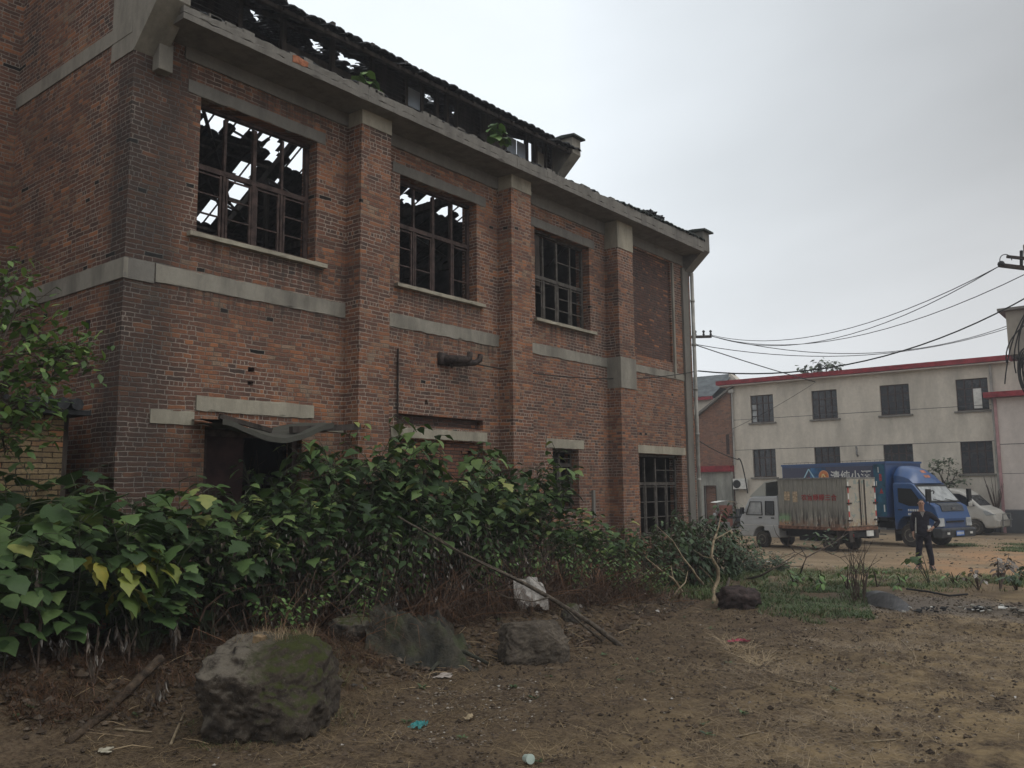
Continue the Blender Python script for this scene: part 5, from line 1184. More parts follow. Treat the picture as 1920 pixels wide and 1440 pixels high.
wpx((1372, 805), 43, (1530, 716), 43.2, .1, .012, 'thin wire slanting up the rendered wall to the eave', 'wires')
wpx((1310, 826), 42, (1385, 862), 43, .1, .03, 'short black cable drooping across the brick gable', 'wires')
wire('cable', atd(1384, 860, 43), atd(1402, 925, 43.3), -.5, .04, 'bundle of black cable running down beside the air conditioner', 'wires')
# ------------------------------------------------------------------ stones, tarp, rubbish in front
def zat(ix, iy, X, Y): d = ray(ix, iy); return 2.15+d.z*sqrt(X*X+Y*Y)/sqrt(d.x*d.x+d.y*d.y)
def rock(nm, c, dims, rz, seed, mat_, label, cat='rock', power=3.2, amp=.12, sub=6, group=None, parent=None, cut=()):
    bm_ = bmesh.new(); bmesh.ops.create_icosphere(bm_, subdivisions=sub, radius=1)
    for v_ in bm_.verts:
        p_ = v_.co; k = (abs(p_.x)**power+abs(p_.y)**power+abs(p_.z)**power)**(-1/power); p_ = p_*k
        n_ = noise.fractal(p_*1.3+V((seed, 0, 0)), 1, 2, 5)*amp+noise.fractal(p_*4+V((0, seed, 0)), .7, 2.2, 6)*amp*.55-amp*.5*max(0, noise.noise(p_*2.6+V((seed, seed, 0)))-.15)+noise.fractal(p_*13+V((seed, 0, 4)), .8, 2.1, 4)*amp*.16
        for (nv, dd) in cut:
            nv = V(nv).normalized(); e = p_.dot(nv)-dd
            if e > 0: p_ = p_-nv*e*.9
        p_ = p_*(1+n_); v_.co = V((p_.x*dims[0], p_.y*dims[1], p_.z*dims[2]))
    me = bpy.data.meshes.new(nm); bm_.to_mesh(me); bm_.free(); me.polygons.foreach_set('use_smooth', [True]*len(me.polygons)); me.materials.append(mat_)
    o = bpy.data.objects.new(nm, me); o.location = c; o.rotation_euler.z = rz; link(o, parent)
    if label: tag(o, label, cat, group)
    return o
def stonemat(name, a, b_, moss, mossc=(.045, .055, .014), sc=6, top=None):
    m, t, bs = newmat(name); pos = t.n('ShaderNodeTexCoord', out=3); nrm = t.sep(t.n('ShaderNodeNewGeometry', out=1))
    n1 = t.noise(pos, sc, 7, .7); n2 = t.noise(pos, sc*5, 5, .7); c = t.mix(t.rmp(n1, .38, .66), a, b_); c = t.mix(t.rmp(n2, .55, .75, 0, .6), c, tuple(x*2.2 for x in b_))
    c = t.mix(t.rmp(n2, .42, .3, 0, .7), c, (.018, .016, .014))
    if top: c = t.mix(t.m('MULTIPLY', t.rmp(nrm[2], .25, .75), t.rmp(n1, .3, .5)), c, top)
    mk = t.m('MULTIPLY', t.rmp(t.m('ADD', nrm[2], t.m('MULTIPLY', n1, 1.2)), 1.62-moss, 1.9-moss), t.rmp(t.noise(pos, sc*1.2, 5, .7), .36, .5))
    c = t.mix(t.m('MULTIPLY', mk, .9), c, t.mix(n2, tuple(x*.5 for x in mossc), tuple(x*1.3 for x in mossc))); t.L.new(c, bs.inputs['Base Color']); bs.inputs['Roughness'].default_value = .92; bs.inputs['Specular IOR Level'].default_value = .2
    h = t.m('ADD', n1, t.m('MULTIPLY', n2, .5)); t.L.new(t.n('ShaderNodeBump', {'Strength': .8, 'Distance': .04, 'Height': h}), bs.inputs['Normal']); return m
M['stone'] = stonemat('mossy_stone', (.038, .033, .028), (.085, .074, .058), .55, sc=5, top=(.14, .125, .10)); m = M['stone']; t = NT(m.node_tree)
M['boulder'] = m.copy(); m = M['boulder']; t = NT(m.node_tree); bs = t.N['Principled BSDF']; pos = t.n('ShaderNodeTexCoord', out=3); sp = t.sep(pos); nrm = t.sep(t.n('ShaderNodeNewGeometry', out=1))
n1 = t.noise(pos, 5, 7, .7); n2 = t.noise(pos, 26, 6, .72); n3 = t.noise(pos, 70, 4, .7)
c = t.mix(t.rmp(n1, .38, .62), (.030, .024, .019), (.075, .060, .045)); c = t.mix(t.rmp(n2, .56, .72, 0, .8), c, (.15, .13, .105)); c = t.mix(t.rmp(n3, .6, .72, 0, .5), c, (.22, .2, .17)); c = t.mix(t.rmp(n2, .44, .32, 0, .8), c, (.014, .012, .010))
c = t.mix(t.m('MULTIPLY', t.m('MULTIPLY', t.rmp(nrm[2], .15, .6), t.rmp(n1, .36, .5)), t.rmp(sp[1], -.1, .12)), c, t.mix(n2, (.085, .072, .055), (.165, .145, .115)))
mk = t.m('MULTIPLY', t.m('MULTIPLY', t.rmp(t.m('ADD', nrm[2], t.m('MULTIPLY', n1, .8)), .72, 1.05), t.rmp(t.m('ADD', sp[1], t.m('MULTIPLY', n1, .7)), .46, .24)), t.rmp(t.noise(pos, 9, 5, .7), .38, .5))
c = t.mix(mk, c, t.mix(n3, (.02, .026, .007), (.055, .06, .017))); t.L.new(c, bs.inputs['Base Color'])
M['stone2'] = stonemat('brown_stone', (.055, .045, .035), (.115, .095, .073), -.5, sc=4)
bX, bY = 4.98, 6.80; bt_ = zat(490, 1196, bX+.05, bY+.1)
bo = rock('mossy_boulder', (bX, bY, bt_*.44), (.66, .52, bt_*.56), .66, 3, M['boulder'], 'big squarish boulder with moss and dry grass on top in the foreground', power=4.6, amp=.11, cut=((( .9, -.3, .5), .93), ((-.8, -.5, .55), .90)))
q = MB(); cbk = gp(445, 1205); bz = bt_*.97; Mx = Matrix.Translation(V((4.86, 6.86, bz+.02))) @ Matrix.Rotation(.5, 4, 'Z') @ Matrix.Rotation(.12, 4, 'X'); q.box(-.055, .055, -.04, .04, -.02, .045, M=Mx)
tag(q.build('brick_fragment', simple('tan_brick', (.24, .165, .09), .9, .3, 20, bump=.4)), 'small tan brick fragment resting on the mossy boulder', 'brick')
def blades(nm, mat_, N, fn, Lr, wr, seed, lean=.5, kind='stuff', label=None, cat=None, tl=(.2, .8), seg=2, droop=.5):
    R = random.Random(seed); q = MB(); k = 0; tries = 0
    while k < N and tries < N*30:
        tries += 1; p_ = fn(R)
        if p_ is None: continue
        k += 1; L_ = R.uniform(*Lr); a = R.uniform(0, 2*pi); w_ = R.uniform(*wr); d = V((cos(a)*lean*R.random(), sin(a)*lean*R.random(), 1)).normalized(); s_ = V((-sin(a), cos(a), 0))*w_; b = len(q.v); p_ = V(p_)
        for j in range(seg+1):
            t_ = j/seg; c = p_+d*(L_*t_)-V((0, 0, droop*L_*t_*t_*lean))+V((cos(a), sin(a), 0))*(L_*lean*.5*t_*t_); q.v += [c-s_*(1-t_*.85), c+s_*(1-t_*.85)]
        tt = R.uniform(*tl)
        for j in range(seg): q.face((b+2*j, b+2*j+1, b+2*j+3, b+2*j+2), 0, tt)
    o = q.build(nm, mat_); o['kind'] = kind
    if label: tag(o, label, cat)
    return o
def topb(R):
    a = R.uniform(0, 2*pi); r_ = R.random()**.5; return (bX+.1+.42*r_*cos(a), bY+.12+.30*r_*sin(a), bt_*.95)
blades('boulder_grass', M['drygrass'], 420, lambda R: (lambda p_: p_ if p_[0] > bX-.05 or R.random() < .3 else None)(topb(R)), (.06, .2), (.002, .004), 5, .6)
ring = [(bX+math.cos(a)*.75, bY+math.sin(a)*.62) for a in [k*.5 for k in range(13)]]
def ringf(R):
    a = R.uniform(0, 6.3); rr = R.uniform(.92, 1.25); x, y = bX+cos(a)*.66*rr, bY+sin(a)*.54*rr; return V((x, y, G(x, y)-.01))
blades('boulder_foot_grass', M['drygrass'], 900, ringf, (.05, .2), (.0015, .003), 15, 1.2, tl=(0, .8)); blades('boulder_foot_weeds', M['grass'], 260, ringf, (.04, .16), (.002, .004), 16, 1.)
blades('boulder_moss_tufts', M['grass'], 260, topb, (.03, .09), (.002, .004), 6, .9, tl=(.2, .6))
b2 = gp(1012, 1246); rock('brown_boulder', (b2.x+.10, b2.y+.16, b2.z+.20), (.40, .26, .27), -.62, 8, M['stone2'], 'flat-topped brown stone block below the white sack', power=7, amp=.10, cut=(((.8, -.5, .6), .98), ((-.6, -.6, .5), .95)))
R2_ = rock('mossy_rock', gp(1075, 1170)+V((.1, .1, .1)), (.18, .14, .17), .4, 12, M['stone'], 'small dark pointed rock just behind the brown stone block', power=2.4, amp=.2, sub=4)
for i, (ix, iy, s_, lb) in enumerate(((655, 1195, .26, 'low mossy stone left of the tarpaulin'), (955, 1225, .16, 'small dark rock leaning on the left of the brown block'), (1385, 1140, .38, 'dark earthy root clump beside the blue bottle'))):
    g = gp(ix, iy); rock('mossy_rock' if i < 2 else 'root_clump', g+V((0, 0, s_*.35)), (s_, s_*.8, s_*.62), i, 20+i, M['stone'] if i < 1 else (M['stone2'] if i == 1 else simple('root_earth', (.055, .038, .034), .95, .5, 14, bump=1)), lb, power=2.6, amp=.22, sub=4)
# tarpaulin over rubble
m, t, bs = newmat('mossy_tarp'); pos = t.n('ShaderNodeTexCoord', out=3); n1 = t.noise(pos, 3, 6, .65); n2 = t.noise(pos, 22, 5, .7)
c = t.mix(t.rmp(n1, .38, .62), (.016, .016, .012), (.068, .060, .040)); c = t.mix(t.rmp(n2, .5, .7, 0, .7), c, (.022, .026, .010)); c = t.mix(t.rmp(t.noise(pos, 2.6, 5), .5, .64, 0, .8), c, t.mix(n2, (.025, .035, .010), (.07, .085, .03)))
t.L.new(c, bs.inputs['Base Color']); bs.inputs['Roughness'].default_value = .85; t.L.new(t.n('ShaderNodeBump', {'Strength': 1., 'Distance': .05, 'Height': n2}), bs.inputs['Normal'])
o0 = gp(700, 1205); u_ = V((rt.x, rt.y, 0)).normalized(); f_ = V((fw.x, fw.y, 0)).normalized(); q = MB(); NU, NV = 64, 44
def tarp_p(i, j):
    u, v_ = i/NU, j/NV; x = (u-.5)*1.6; y = (v_-.25)*1.35; p_ = o0+u_*(x+.36)+f_*(y-.05)-u_*(.25*(1-v_)*-.6)
    e = .10*noise.noise(V((u*4, v_*4, 2)))
    p_ = p_+u_*e+f_*e*.6; g = G(p_.x, p_.y)
    lump = .22*math.exp(-((u-.26)/.2)**2-((v_-.62)/.3)**2)+.30*math.exp(-((u-.60)/.24)**2-((v_-.32)/.18)**2)+.12*math.exp(-((u-.05)/.1)**2-((v_-.3)/.3)**2)
    fold = .16*abs(noise.noise(V((u*7+v_*3, v_*2.5, 4))))+.08*abs(noise.noise(V((u*15, v_*11, 1))))+.02*noise.noise(V((u*30, v_*26, 1)))
    edge = min(u, 1-u, v_, 1-v_); k = sm(0, .16, edge); return V((p_.x, p_.y, g-.015+.04*k+lump*(.35+.65*k)+(fold*1.25+.30*max(0, noise.noise(V((u*3.6, v_*3.2, 5)))))*(.12+.88*k)))
for i in range(NU):
    for j in range(NV):
        if (i < 10 and j < 16) or (i > 52 and j > 30) or (i > 44 and j > 38): continue
        q.quad(tarp_p(i, j), tarp_p(i+1, j), tarp_p(i+1, j+1), tarp_p(i, j+1))
tag(q.build('tarpaulin', m, smooth=True), 'greenish mossy tarpaulin draped over rubble in front of the thicket', 'tarpaulin')
me_ = bpy.data.objects['tarpaulin']; bm_ = bmesh.new(); bm_.from_mesh(me_.data); bmesh.ops.remove_doubles(bm_, verts=bm_.verts, dist=.001); bm_.to_mesh(me_.data); bm_.free()
q = MB(); a, b, c = gp(835, 1240)+V((0, 0, .07)), gp(870, 1237)+V((0, 0, .10)), gp(915, 1252)+V((0, 0, .05)); q.tube([gp(808, 1262)+V((0, 0, .03)), a, b, c], [.02, .03, .028, .02], 7); tag(q.build('bent_pipe', simple('mossy_pipe', (.05, .05, .035), .9, .4, 9)), 'curved dark pipe lying at the lower edge of the tarpaulin', 'pipe')
def crumple(nm, c, w_, h_, mat_, label, cat, seed, n=9, up_=.3, rz=0, amp=.25):
    q = MB(); c = V(c); R = random.Random(seed); ca, sa = cos(rz), sin(rz)
    def pp_(i, j):
        u, v_ = i/n-.5, j/n-.5; e = noise.noise(V((u*3+seed, v_*3, 0)))*amp; x, y = (u+e*.3)*w_, (v_+e*.3)*h_
        return c+V((x*ca-y*sa, x*sa+y*ca, .015+up_*w_*(abs(noise.noise(V((u*5, v_*5, seed))))+.5*abs(noise.noise(V((u*11, v_*11, seed+3)))))+up_*w_*.5*math.exp(-(u*u+v_*v_)*8)))
    for i in range(n):
        for j in range(n):
            if (i in (0, n-1) or j in (0, n-1)) and R.random() < .35: continue
            q.quad(pp_(i, j), pp_(i+1, j), pp_(i+1, j+1), pp_(i, j+1))
    o = q.build(nm, mat_); return tag(o, label, cat)
sackm = simple('dirty_white_sack', (.36, .34, .31), .7, .35, 9, bump=.5, col2=(.20, .18, .16))
sc_ = gp(1000, 1150); 
q = MB(); n = 14
def sk_(i, j):
    u, v_ = i/n-.5, j/n; w_ = .52*(1-.35*abs(v_-.5)); x = u*w_; lift = .42*v_**1.1
    return sc_+u_*(x+.02-.10*v_)+f_*(.05+.28*v_+.05*noise.noise(V((u*5, v_*5, 1))))+V((0, 0, .03+lift+.07*noise.noise(V((u*4, v_*6, 3)))+.05*abs(noise.noise(V((u*11, v_*9, 9))))+.05*cos(u*pi)))
for i in range(n):
    for j in range(n):
        if j == n-1 and (i < 4 or i > 11): continue
        if j == 0 and i % 5 == 0: continue
        q.quad(sk_(i, j), sk_(i+1, j), sk_(i+1, j+1), sk_(i, j+1))
tag(q.build('woven_sack', sackm, smooth=True), 'dirty white woven sack slumped on the bank behind the brown stone', 'sack')
crumple('plastic_bag', gp(785, 1366), .20, .13, simple('teal_plastic', (.03, .20, .20), .35, .3, 20), 'crumpled teal plastic bag on the dark soil', 'plastic bag', 2, up_=.28, rz=.3)
crumple('cardboard_scrap', gp(832, 1270), .30, .20, simple('pale_card', (.38, .33, .29), .9, .3, 14), 'pale cardboard scrap below the tarpaulin', 'cardboard', 4, n=6, up_=.06, rz=.5)
crumple('paper_scrap', gp(197, 1411), .16, .11, simple('yellowed_paper', (.42, .39, .30), .9, .2, 14), 'pale paper scrap near the bottom left corner', 'paper', 6, n=4, up_=.10, rz=1)
crumple('cloth_scrap', gp(1385, 1206), .30, .10, simple('pink_cloth', (.33, .06, .09), .8, .3, 14), 'bright pink cloth scrap beside the straw clump', 'cloth', 9, up_=.15, rz=-.9)
crumple('plastic_bag', gp(880, 1352), .10, .09, simple('tan_scrap', (.34, .27, .17), .9, .2, 14), 'small tan crumpled scrap right of the teal bag', 'scrap', 11, n=5, up_=.5)
# bottle, cup, canister
q = MB(); g = gp(990, 1432); A = V((u_.x*.4-f_.x*.9, u_.y*.4-f_.y*.9, .12)).normalized(); 
def cyl(q, a, b, r0, r1, n=14, mi=0): q.tube([a, b], [r0, r1], n, mi)
cyl(q, g+V((0, 0, .035))-A*.045, g+V((0, 0, .042))+A*.05, .030, .038); tag(q.build('plastic_cup', simple('pale_green_cup', (.42, .50, .44), .4, .15, 9), smooth=False), 'small pale green plastic cup lying at the bottom edge', 'cup')
q = MB(); g = gp(703, 1142); q.lathe([(.034, 0), (.036, .02), (.034, .13), (.03, .15), (.015, .19), (.015, .2)], g+V((0, 0, -.01)), 'z', 12); bo_ = q.build('plastic_bottle', simple('clear_dirty_plastic', (.22, .22, .24), .2, .3, 9)); tag(bo_, 'clear plastic bottle with white cap standing on the rusty grass', 'bottle')
q = MB(); q.lathe([(.018, -.0), (.018, .02)], g+V((0, 0, .19)), 'z', 10); q.build('cap', M['white'], bo_)
q = MB(); g = gp(1410, 1128)+V((0, 0, .12)); B = V((u_.x*.55-f_.x*.8, u_.y*.55-f_.y*.8, -.05)).normalized(); q.tube([g-B*.22, g-B*.02, g, g+B*.06], [.10, .115, .115, .02], 16); bl = q.build('paint_bucket', simple('blue_plastic', (.09, .22, .30), .4, .3, 8)); tag(bl, 'blue plastic container lying beside the root clump', 'container')
q = MB(); q.tube([g-B*.235, g-B*.221], [.112, .112], 16); q.build('dark_base', M['black'], bl)
# branches and logs
def poly3(pts, Y=None, hs=None):
    """image points placed on the plane Y (real depth), joined into one branch"""
    return [onY(x, y, yy) for (x, y, yy) in pts]
def branch(nm, mat_, chains, label, cat, group=None):
    q = MB()
    for pts, r0, r1 in chains:
        n_ = len(pts); q.tube(pts, [r0+(r1-r0)*k/(n_-1) for k in range(n_)], 6)
    o = q.build(nm, mat_, smooth=True); return tag(o, label, cat, group)
e0 = gp(1168, 1212)
fb_ = [e0-V((0, 0, .02)), onY(1110, 1170, 6.8), onY(1030, 1120, 7.2), onY(985, 1095, 7.4), onY(930, 1068, 7.7), onY(860, 1035, 8.0), onY(800, 1000, 8.2), onY(745, 968, 8.4)]
branch('fallen_branch', M['bark'], [(fb_, .038, .012), ([fb_[3], onY(910, 1060, 7.5), onY(850, 1028, 7.6), onY(790, 985, 7.8)], .014, .005), ([gp(1130, 1205)+V((0, 0, .02)), onY(1085, 1165, 6.9), onY(1050, 1130, 7.1)], .02, .01), ([fb_[2], onY(1000, 1128, 7.1), onY(950, 1120, 7.3), onY(890, 1090, 7.6)], .013, .004)], 'long dead branch slanting down across the bank to the ground', 'branch')
branch('rotten_log', simple('rotten_wood', (.085, .06, .04), .95, .45, 10, bump=.8), [([gp(128, 1396)+V((0, 0, .02)), gp(200, 1345)+V((0, 0, .05)), gp(262, 1292)+V((0, 0, .10)), gp(300, 1262)+V((0, 0, .14))], .035, .048)], 'rotten log lying slanted left of the mossy boulder', 'log')
for i, (pts, r_, lb) in enumerate(((((862, 1352), (905, 1310)), .012, ''), (((320, 1399), (345, 1340)), .014, 'short stick leaning on the left foot of the mossy boulder'), (((215, 1370), (285, 1376)), .010, 'thin dry stick on the ground left of the boulder'), (((1410, 1370), (1460, 1300)), .008, ''), (((1380, 1385), (1425, 1375)), .008, 'short pale stick on the trampled soil'), (((1690, 1203), (1712, 1225), (1722, 1250)), .006, 'bent thin twig on the soil right of centre'), (((1480, 1278), (1520, 1285)), .01, 'small dark stick right of the bare patch'), (((1620, 1395), (1680, 1390)), .010, 'brown stick near the bottom right'), (((1860, 1205), (1935, 1212)), .007, 'pale straight twig at the right edge'), (((1540, 1312), (1600, 1330)), .007, 'thin fallen twig low on the right'))):
    if not lb: continue
    branch('dry_stick', M['palebark'], [([gp(*p_)+V((0, 0, .015)) for p_ in pts], r_, r_*.6)], lb, 'stick')
br_ = lambda L_: [onY(*p_) for p_ in L_]
g0 = gp(1338, 1128)
branch('bare_shrub', M['palebark'], [([g0, onY(1339, 1105, 7.45), onY(1347, 1085, 7.4), onY(1346, 1065, 7.4), onY(1333, 1043, 7.4), onY(1338, 1015, 7.45), onY(1343, 1002, 7.5)], .045, .022), ([onY(1343, 1002, 7.5), onY(1348, 985, 7.5), onY(1352, 965, 7.5)], .02, .006), ([onY(1338, 1012, 7.45), onY(1356, 1003, 7.4), onY(1372, 993, 7.3)], .018, .006), ([onY(1341, 1098, 7.45), onY(1330, 1080, 7.5), onY(1312, 1062, 7.6)], .012, .004), ([onY(1334, 1047, 7.4), onY(1318, 1043, 7.5), onY(1300, 1030, 7.6)], .01, .003)], 'bare pale-barked sapling with a kinked trunk standing right of the thicket', 'sapling')
g1 = gp(1272, 1122)
branch('fallen_branch', M['palebark'], [([g1, onY(1278, 1108, 7.6), onY(1262, 1085, 7.7), onY(1240, 1070, 7.8), onY(1210, 1045, 8)], .03, .01), ([gp(1258, 1125), onY(1272, 1105, 7.6), onY(1285, 1092, 7.6), onY(1290, 1070, 7.7)], .022, .006), ([onY(1262, 1085, 7.7), onY(1258, 1060, 7.8)], .015, .006), ([onY(1318, 1095, 7.6), onY(1305, 1080, 7.6), onY(1300, 1070, 7.6), onY(1280, 1045, 7.8), onY(1262, 1015, 8), onY(1230, 985, 8.2)], .028, .005)], 'forked pale dead branches lying left of the bare sapling', 'branch')
branch('fallen_branch', M['bark'], [([gp(1358, 1118), gp(1368, 1098)+V((0, 0, .15))], .03, .03)], 'short stub of pale wood beside the root clump', 'branch')
branch('fallen_branch', M['bark'], [([gp(1400, 1086), onY(1425, 1080, 7.3), onY(1450, 1066, 7.0), onY(1478, 1055, 6.8)], .03, .01), ([onY(1450, 1066, 7.0), onY(1480, 1048, 6.9), onY(1510, 1030, 6.8), onY(1560, 1015, 6.6)], .014, .005)], 'thin branch reaching right over the herbs below the small truck', 'branch')
R = random.Random(15); ch = []
c0 = onY(1505, 1062, 6.6); c0g = gp(1500, 1078)
ch.append(([c0g, c0, onY(1512, 1045, 6.6), onY(1540, 1030, 6.5), onY(1560, 1020, 6.5), onY(1590, 1000, 6.4)], .022, .005))
for (a, b, c_) in (((1512, 1045), (1490, 1035), (1465, 1045)), ((1512, 1045), (1500, 1025), (1470, 1020)), ((1540, 1030), (1575, 1045), (1600, 1068)), ((1540, 1030), (1560, 1040), (1590, 1025)), ((1505, 1062), (1470, 1062), (1440, 1040)), ((1490, 1035), (1478, 1018), (1480, 1000)), ((1560, 1020), (1580, 1005), (1600, 970)), ((1470, 1020), (1455, 1000), (1450, 985)), ((1575, 1045), (1600, 1040), (1625, 1060))):
    ch.append(([onY(*a, 6.6), onY(*b, 6.55), onY(*c_, 6.5)], .009, .003))
tw = branch('leafy_twig_bush', M['twig'], ch, 'bare brown twiggy branch with a few grey-green leaves in front of the small truck', 'bush')
q = MB()
for i in range(46): p_ = onY(1540+R.gauss(0, 20), 1015+R.gauss(0, 11), 6.5+R.uniform(-.3, .3)); leaf(q, p_, rdir(R, -.5, .2), (0, 0, 1), R.uniform(.10, .2), LANCE, .4, .1, R.uniform(.4, .9), R, 1.5)
q.build('leaves', M['leaf2'], tw)
# yellow-green drooping plant
def upright(nm, g, tips, mat_leaf, L_, n_, shape, label, cat, seed, stem='green_stem', droop=1.2, rr=.008, wid=1., dn=-.6, group=None):
    R = random.Random(seed); root = thing(nm, g, label, cat, group=group); st_ = MB(); f = MB(); g = V(g)
    for tp_ in tips:
        tp_ = V(tp_); md_ = g.lerp(tp_, .5)+V((0, 0, .04)); st_.tube([g-V((0, 0, .03)), md_, tp_], [rr*1.3, rr, rr*.4], 5)
        for k in range(n_):
            p0 = md_.lerp(tp_, R.random()**.6) if k else tp_; d = rdir(R, dn, dn+.5); leaf(f, p0+d*.03, d, V((0, 0, 1))+rdir(R)*.2, L_*R.uniform(.6, 1.2), shape, droop*R.uniform(.5, 1.2), .15, R.uniform(.1, .95), R, wid)
    st_.build('stem', M[stem], root); f.build('leaves', M[mat_leaf], root, smooth=True); return root
g = gp(272, 1230); yY = g.y-.25
upright('yellowing_sapling', g, [onY(170, 1040, yY+.1), onY(205, 1055, yY), onY(245, 1028, yY-.1), onY(262, 1020, yY), onY(300, 1028, yY-.1), onY(318, 1035, yY+.1), onY(225, 1062, yY-.1), onY(250, 1045, yY)], 'leaf_y', .24, 6, [(0, 0), (.1, .2), (.3, .34), (.45, .26), (.6, .30), (.8, .12), (1, 0)], 'thin sapling with drooping yellow-green leaves in front of the thicket', 'sapling', 4, droop=1.0, rr=.011)
# dead stalks with hanging withered leaves
deads = [((70, 1262), (68, 1062), 'tall dead stalk with pale withered leaves at the far left'), ((175, 1290), (185, 1175), 'short dead weed with grey leaves left of the yellowing sapling'), ((330, 1240), (322, 1150), 'dead weed with white curled leaves beside the mossy boulder'), ((295, 1330), (298, 1265), 'withered shoot with a pale hanging leaf by the rotten log'), ((530, 1150), (520, 1070), 'dead stem with hanging grey leaves above the mossy boulder'), ((600, 1150), (590, 1075), 'drooping dead shoot right of the boulder grass'), ((720, 1080), (735, 990), 'dark dead bush of hanging leaves left of the fallen branch'), ((770, 1085), (790, 985), 'dead brown stalks at the upper end of the fallen branch'), ((400, 1180), (395, 1035), 'brown seeded dead weed behind the mossy boulder'), ((640, 1110), (650, 1010), 'withered stalk under the medium-leaved shrubs'), ((240, 1250), (235, 1160), 'thin dead stem under the yellowing sapling'), ((120, 1250), (125, 1165), 'low dead sprig below the large-leaved shrubs'), ((840, 1100), (850, 1010), 'dead brown weed just right of the fallen branch top'), ((910, 1100), (915, 1040), 'low withered weed above the white sack')]
for i, (b_, t__, lb) in enumerate(deads):
    g = gp(*b_); R = random.Random(i*7); root = thing('dead_weed', g, lb, 'dead plant', group='dead weeds along the thicket'); Y = g.y; st_ = MB(); f = MB(); tip = onY(*t__, Y)
    for j in range(3):
        tj = tip+V((R.uniform(-.15, .15), R.uniform(-.1, .1), -R.random()*.15)) if j else tip; st_.tube([g, g.lerp(tj, .5)+V((R.uniform(-.04, .04), 0, 0)), tj], [.009, .006, .003], 5)
        for k in range(9):
            p0 = g.lerp(tj, R.uniform(.35, 1)); leaf(f, p0, V((R.uniform(-.3, .3), R.uniform(-.3, .3), -1)), rdir(R, -.1, .3), R.uniform(.06, .15), [(0, .04), (.25, .16), (.6, .12), (1, .02)], .3, .5, R.uniform(.1, 1)**1.4, R, .9)
    st_.build('stalk', M['twig'], root); f.build('withered_leaves', M['deadleaf'], root)
g = gp(375, 1215); Y = g.y
branch('arching_cane', simple('brown_cane', (.13, .075, .05), .8, .3, 9), [([g, onY(372, 1170, Y), onY(385, 1140, Y), onY(415, 1115, Y), onY(460, 1100, Y+.05), onY(520, 1095, Y+.1), onY(580, 1090, Y+.2)], .013, .005), ([onY(395, 1180, Y), onY(430, 1140, Y), onY(490, 1118, Y+.1), onY(560, 1118, Y+.2)], .006, .003)], 'thin brown cane arching over the back of the mossy boulder', 'cane')
branch('fallen_branch', M['twig'], [([gp(600, 1185)+V((0, 0, .05)), onY(640, 1130, 7.9), onY(690, 1075, 8.1)], .010, .004), ([gp(560, 1150)+V((0, 0, .1)), onY(620, 1080, 8.0), onY(680, 1030, 8.2)], .010, .004)], 'two thin bare twigs slanting up to the right behind the boulder', 'twig')
# small plants on the right and roof plants
rp = onY(682, 145, 9.95); upright('roof_plant', onY(686, 165, 9.95), [onY(684, 133, 9.9), onY(672, 140, 9.9), onY(695, 150, 9.9), onY(662, 150, 9.95), onY(705, 170, 9.85)], 'leaf_b', .16, 4, BROAD, 'small green plant growing in the gutter above the first pilaster', 'plant', 2, droop=.7)
upright('roof_plant', onY(936, 265, 9.95), [onY(932, 232, 9.9), onY(922, 240, 9.9), onY(942, 243, 9.9), onY(925, 252, 9.9), onY(945, 258, 9.9)], 'leaf_b', .18, 5, BROAD, 'green leafy plant growing in the gutter between the second and third windows', 'plant', 3, droop=.6)
g = gp(1745, 1098); upright('broad_leaf_seedling', g, [onY(1716, 1036, g.y), onY(1728, 1034, g.y), onY(1706, 1046, g.y), onY(1720, 1050, g.y+.1)], 'leaf', .2, 2, BROAD, 'slender plant with broad green leaves in front of the man', 'plant', 8, droop=.6)
for i, (ix, iy, tx, ty, n_, L_, lb) in enumerate(((1875, 1105, 1880, 1030, 26, .16, 'dark withered bush at the right edge'), (1905, 1105, 1908, 1060, 22, .15, 'low dark bush right of the withered bush'), (1835, 1105, 1825, 1060, 10, .14, 'thin brown weed left of the withered bush'), (1790, 1095, 1795, 1058, 6, .16, 'small sprig with green leaves between man and withered bush'), (1645, 1100, 1650, 1063, 14, .14, 'bright green herb left of the seedling'), (1540, 1105, 1535, 1068, 16, .15, 'pale green herb clump behind the grass patch'), (1490, 1100, 1488, 1068, 16, .14, 'green herb clump at the left end of the verge'), (1590, 1105, 1592, 1060, 8, .12, 'herb clump with upright brown stalks'), (1690, 1098, 1692, 1075, 12, .12, 'low green herb near the man'))):
    g = gp(ix, iy); R = random.Random(i); upright('withered_bush' if i < 3 else 'herb_clump', g, [onY(tx+R.uniform(-22, 22), ty+R.uniform(0, 26), g.y+R.uniform(-.3, .3)) for k in range(7)], 'deadleaf' if i in (0, 2) else ('leaf2' if i < 3 else 'leaf_b'), L_*1.15, max(2, n_//3), OVAL, lb, 'bush' if i < 3 else 'herb', i, stem='twig', droop=.5, rr=.01)
q = MB(); R = random.Random(9)
for i in range(22):
    g = gp(1612+R.uniform(-14, 12), 1128+R.uniform(-10, 5)); q.tube([g, g+V((R.uniform(-.1, .1), R.uniform(-.1, .1), .45)), g+V((R.uniform(-.35, .35), R.uniform(-.3, .3), R.uniform(.7, 1.25)))], [.010, .007, .003], 4)
tag(q.build('dry_reed_clump', M['twig']), 'clump of upright dry brown stalks at the right end of the grass patch', 'stalks')
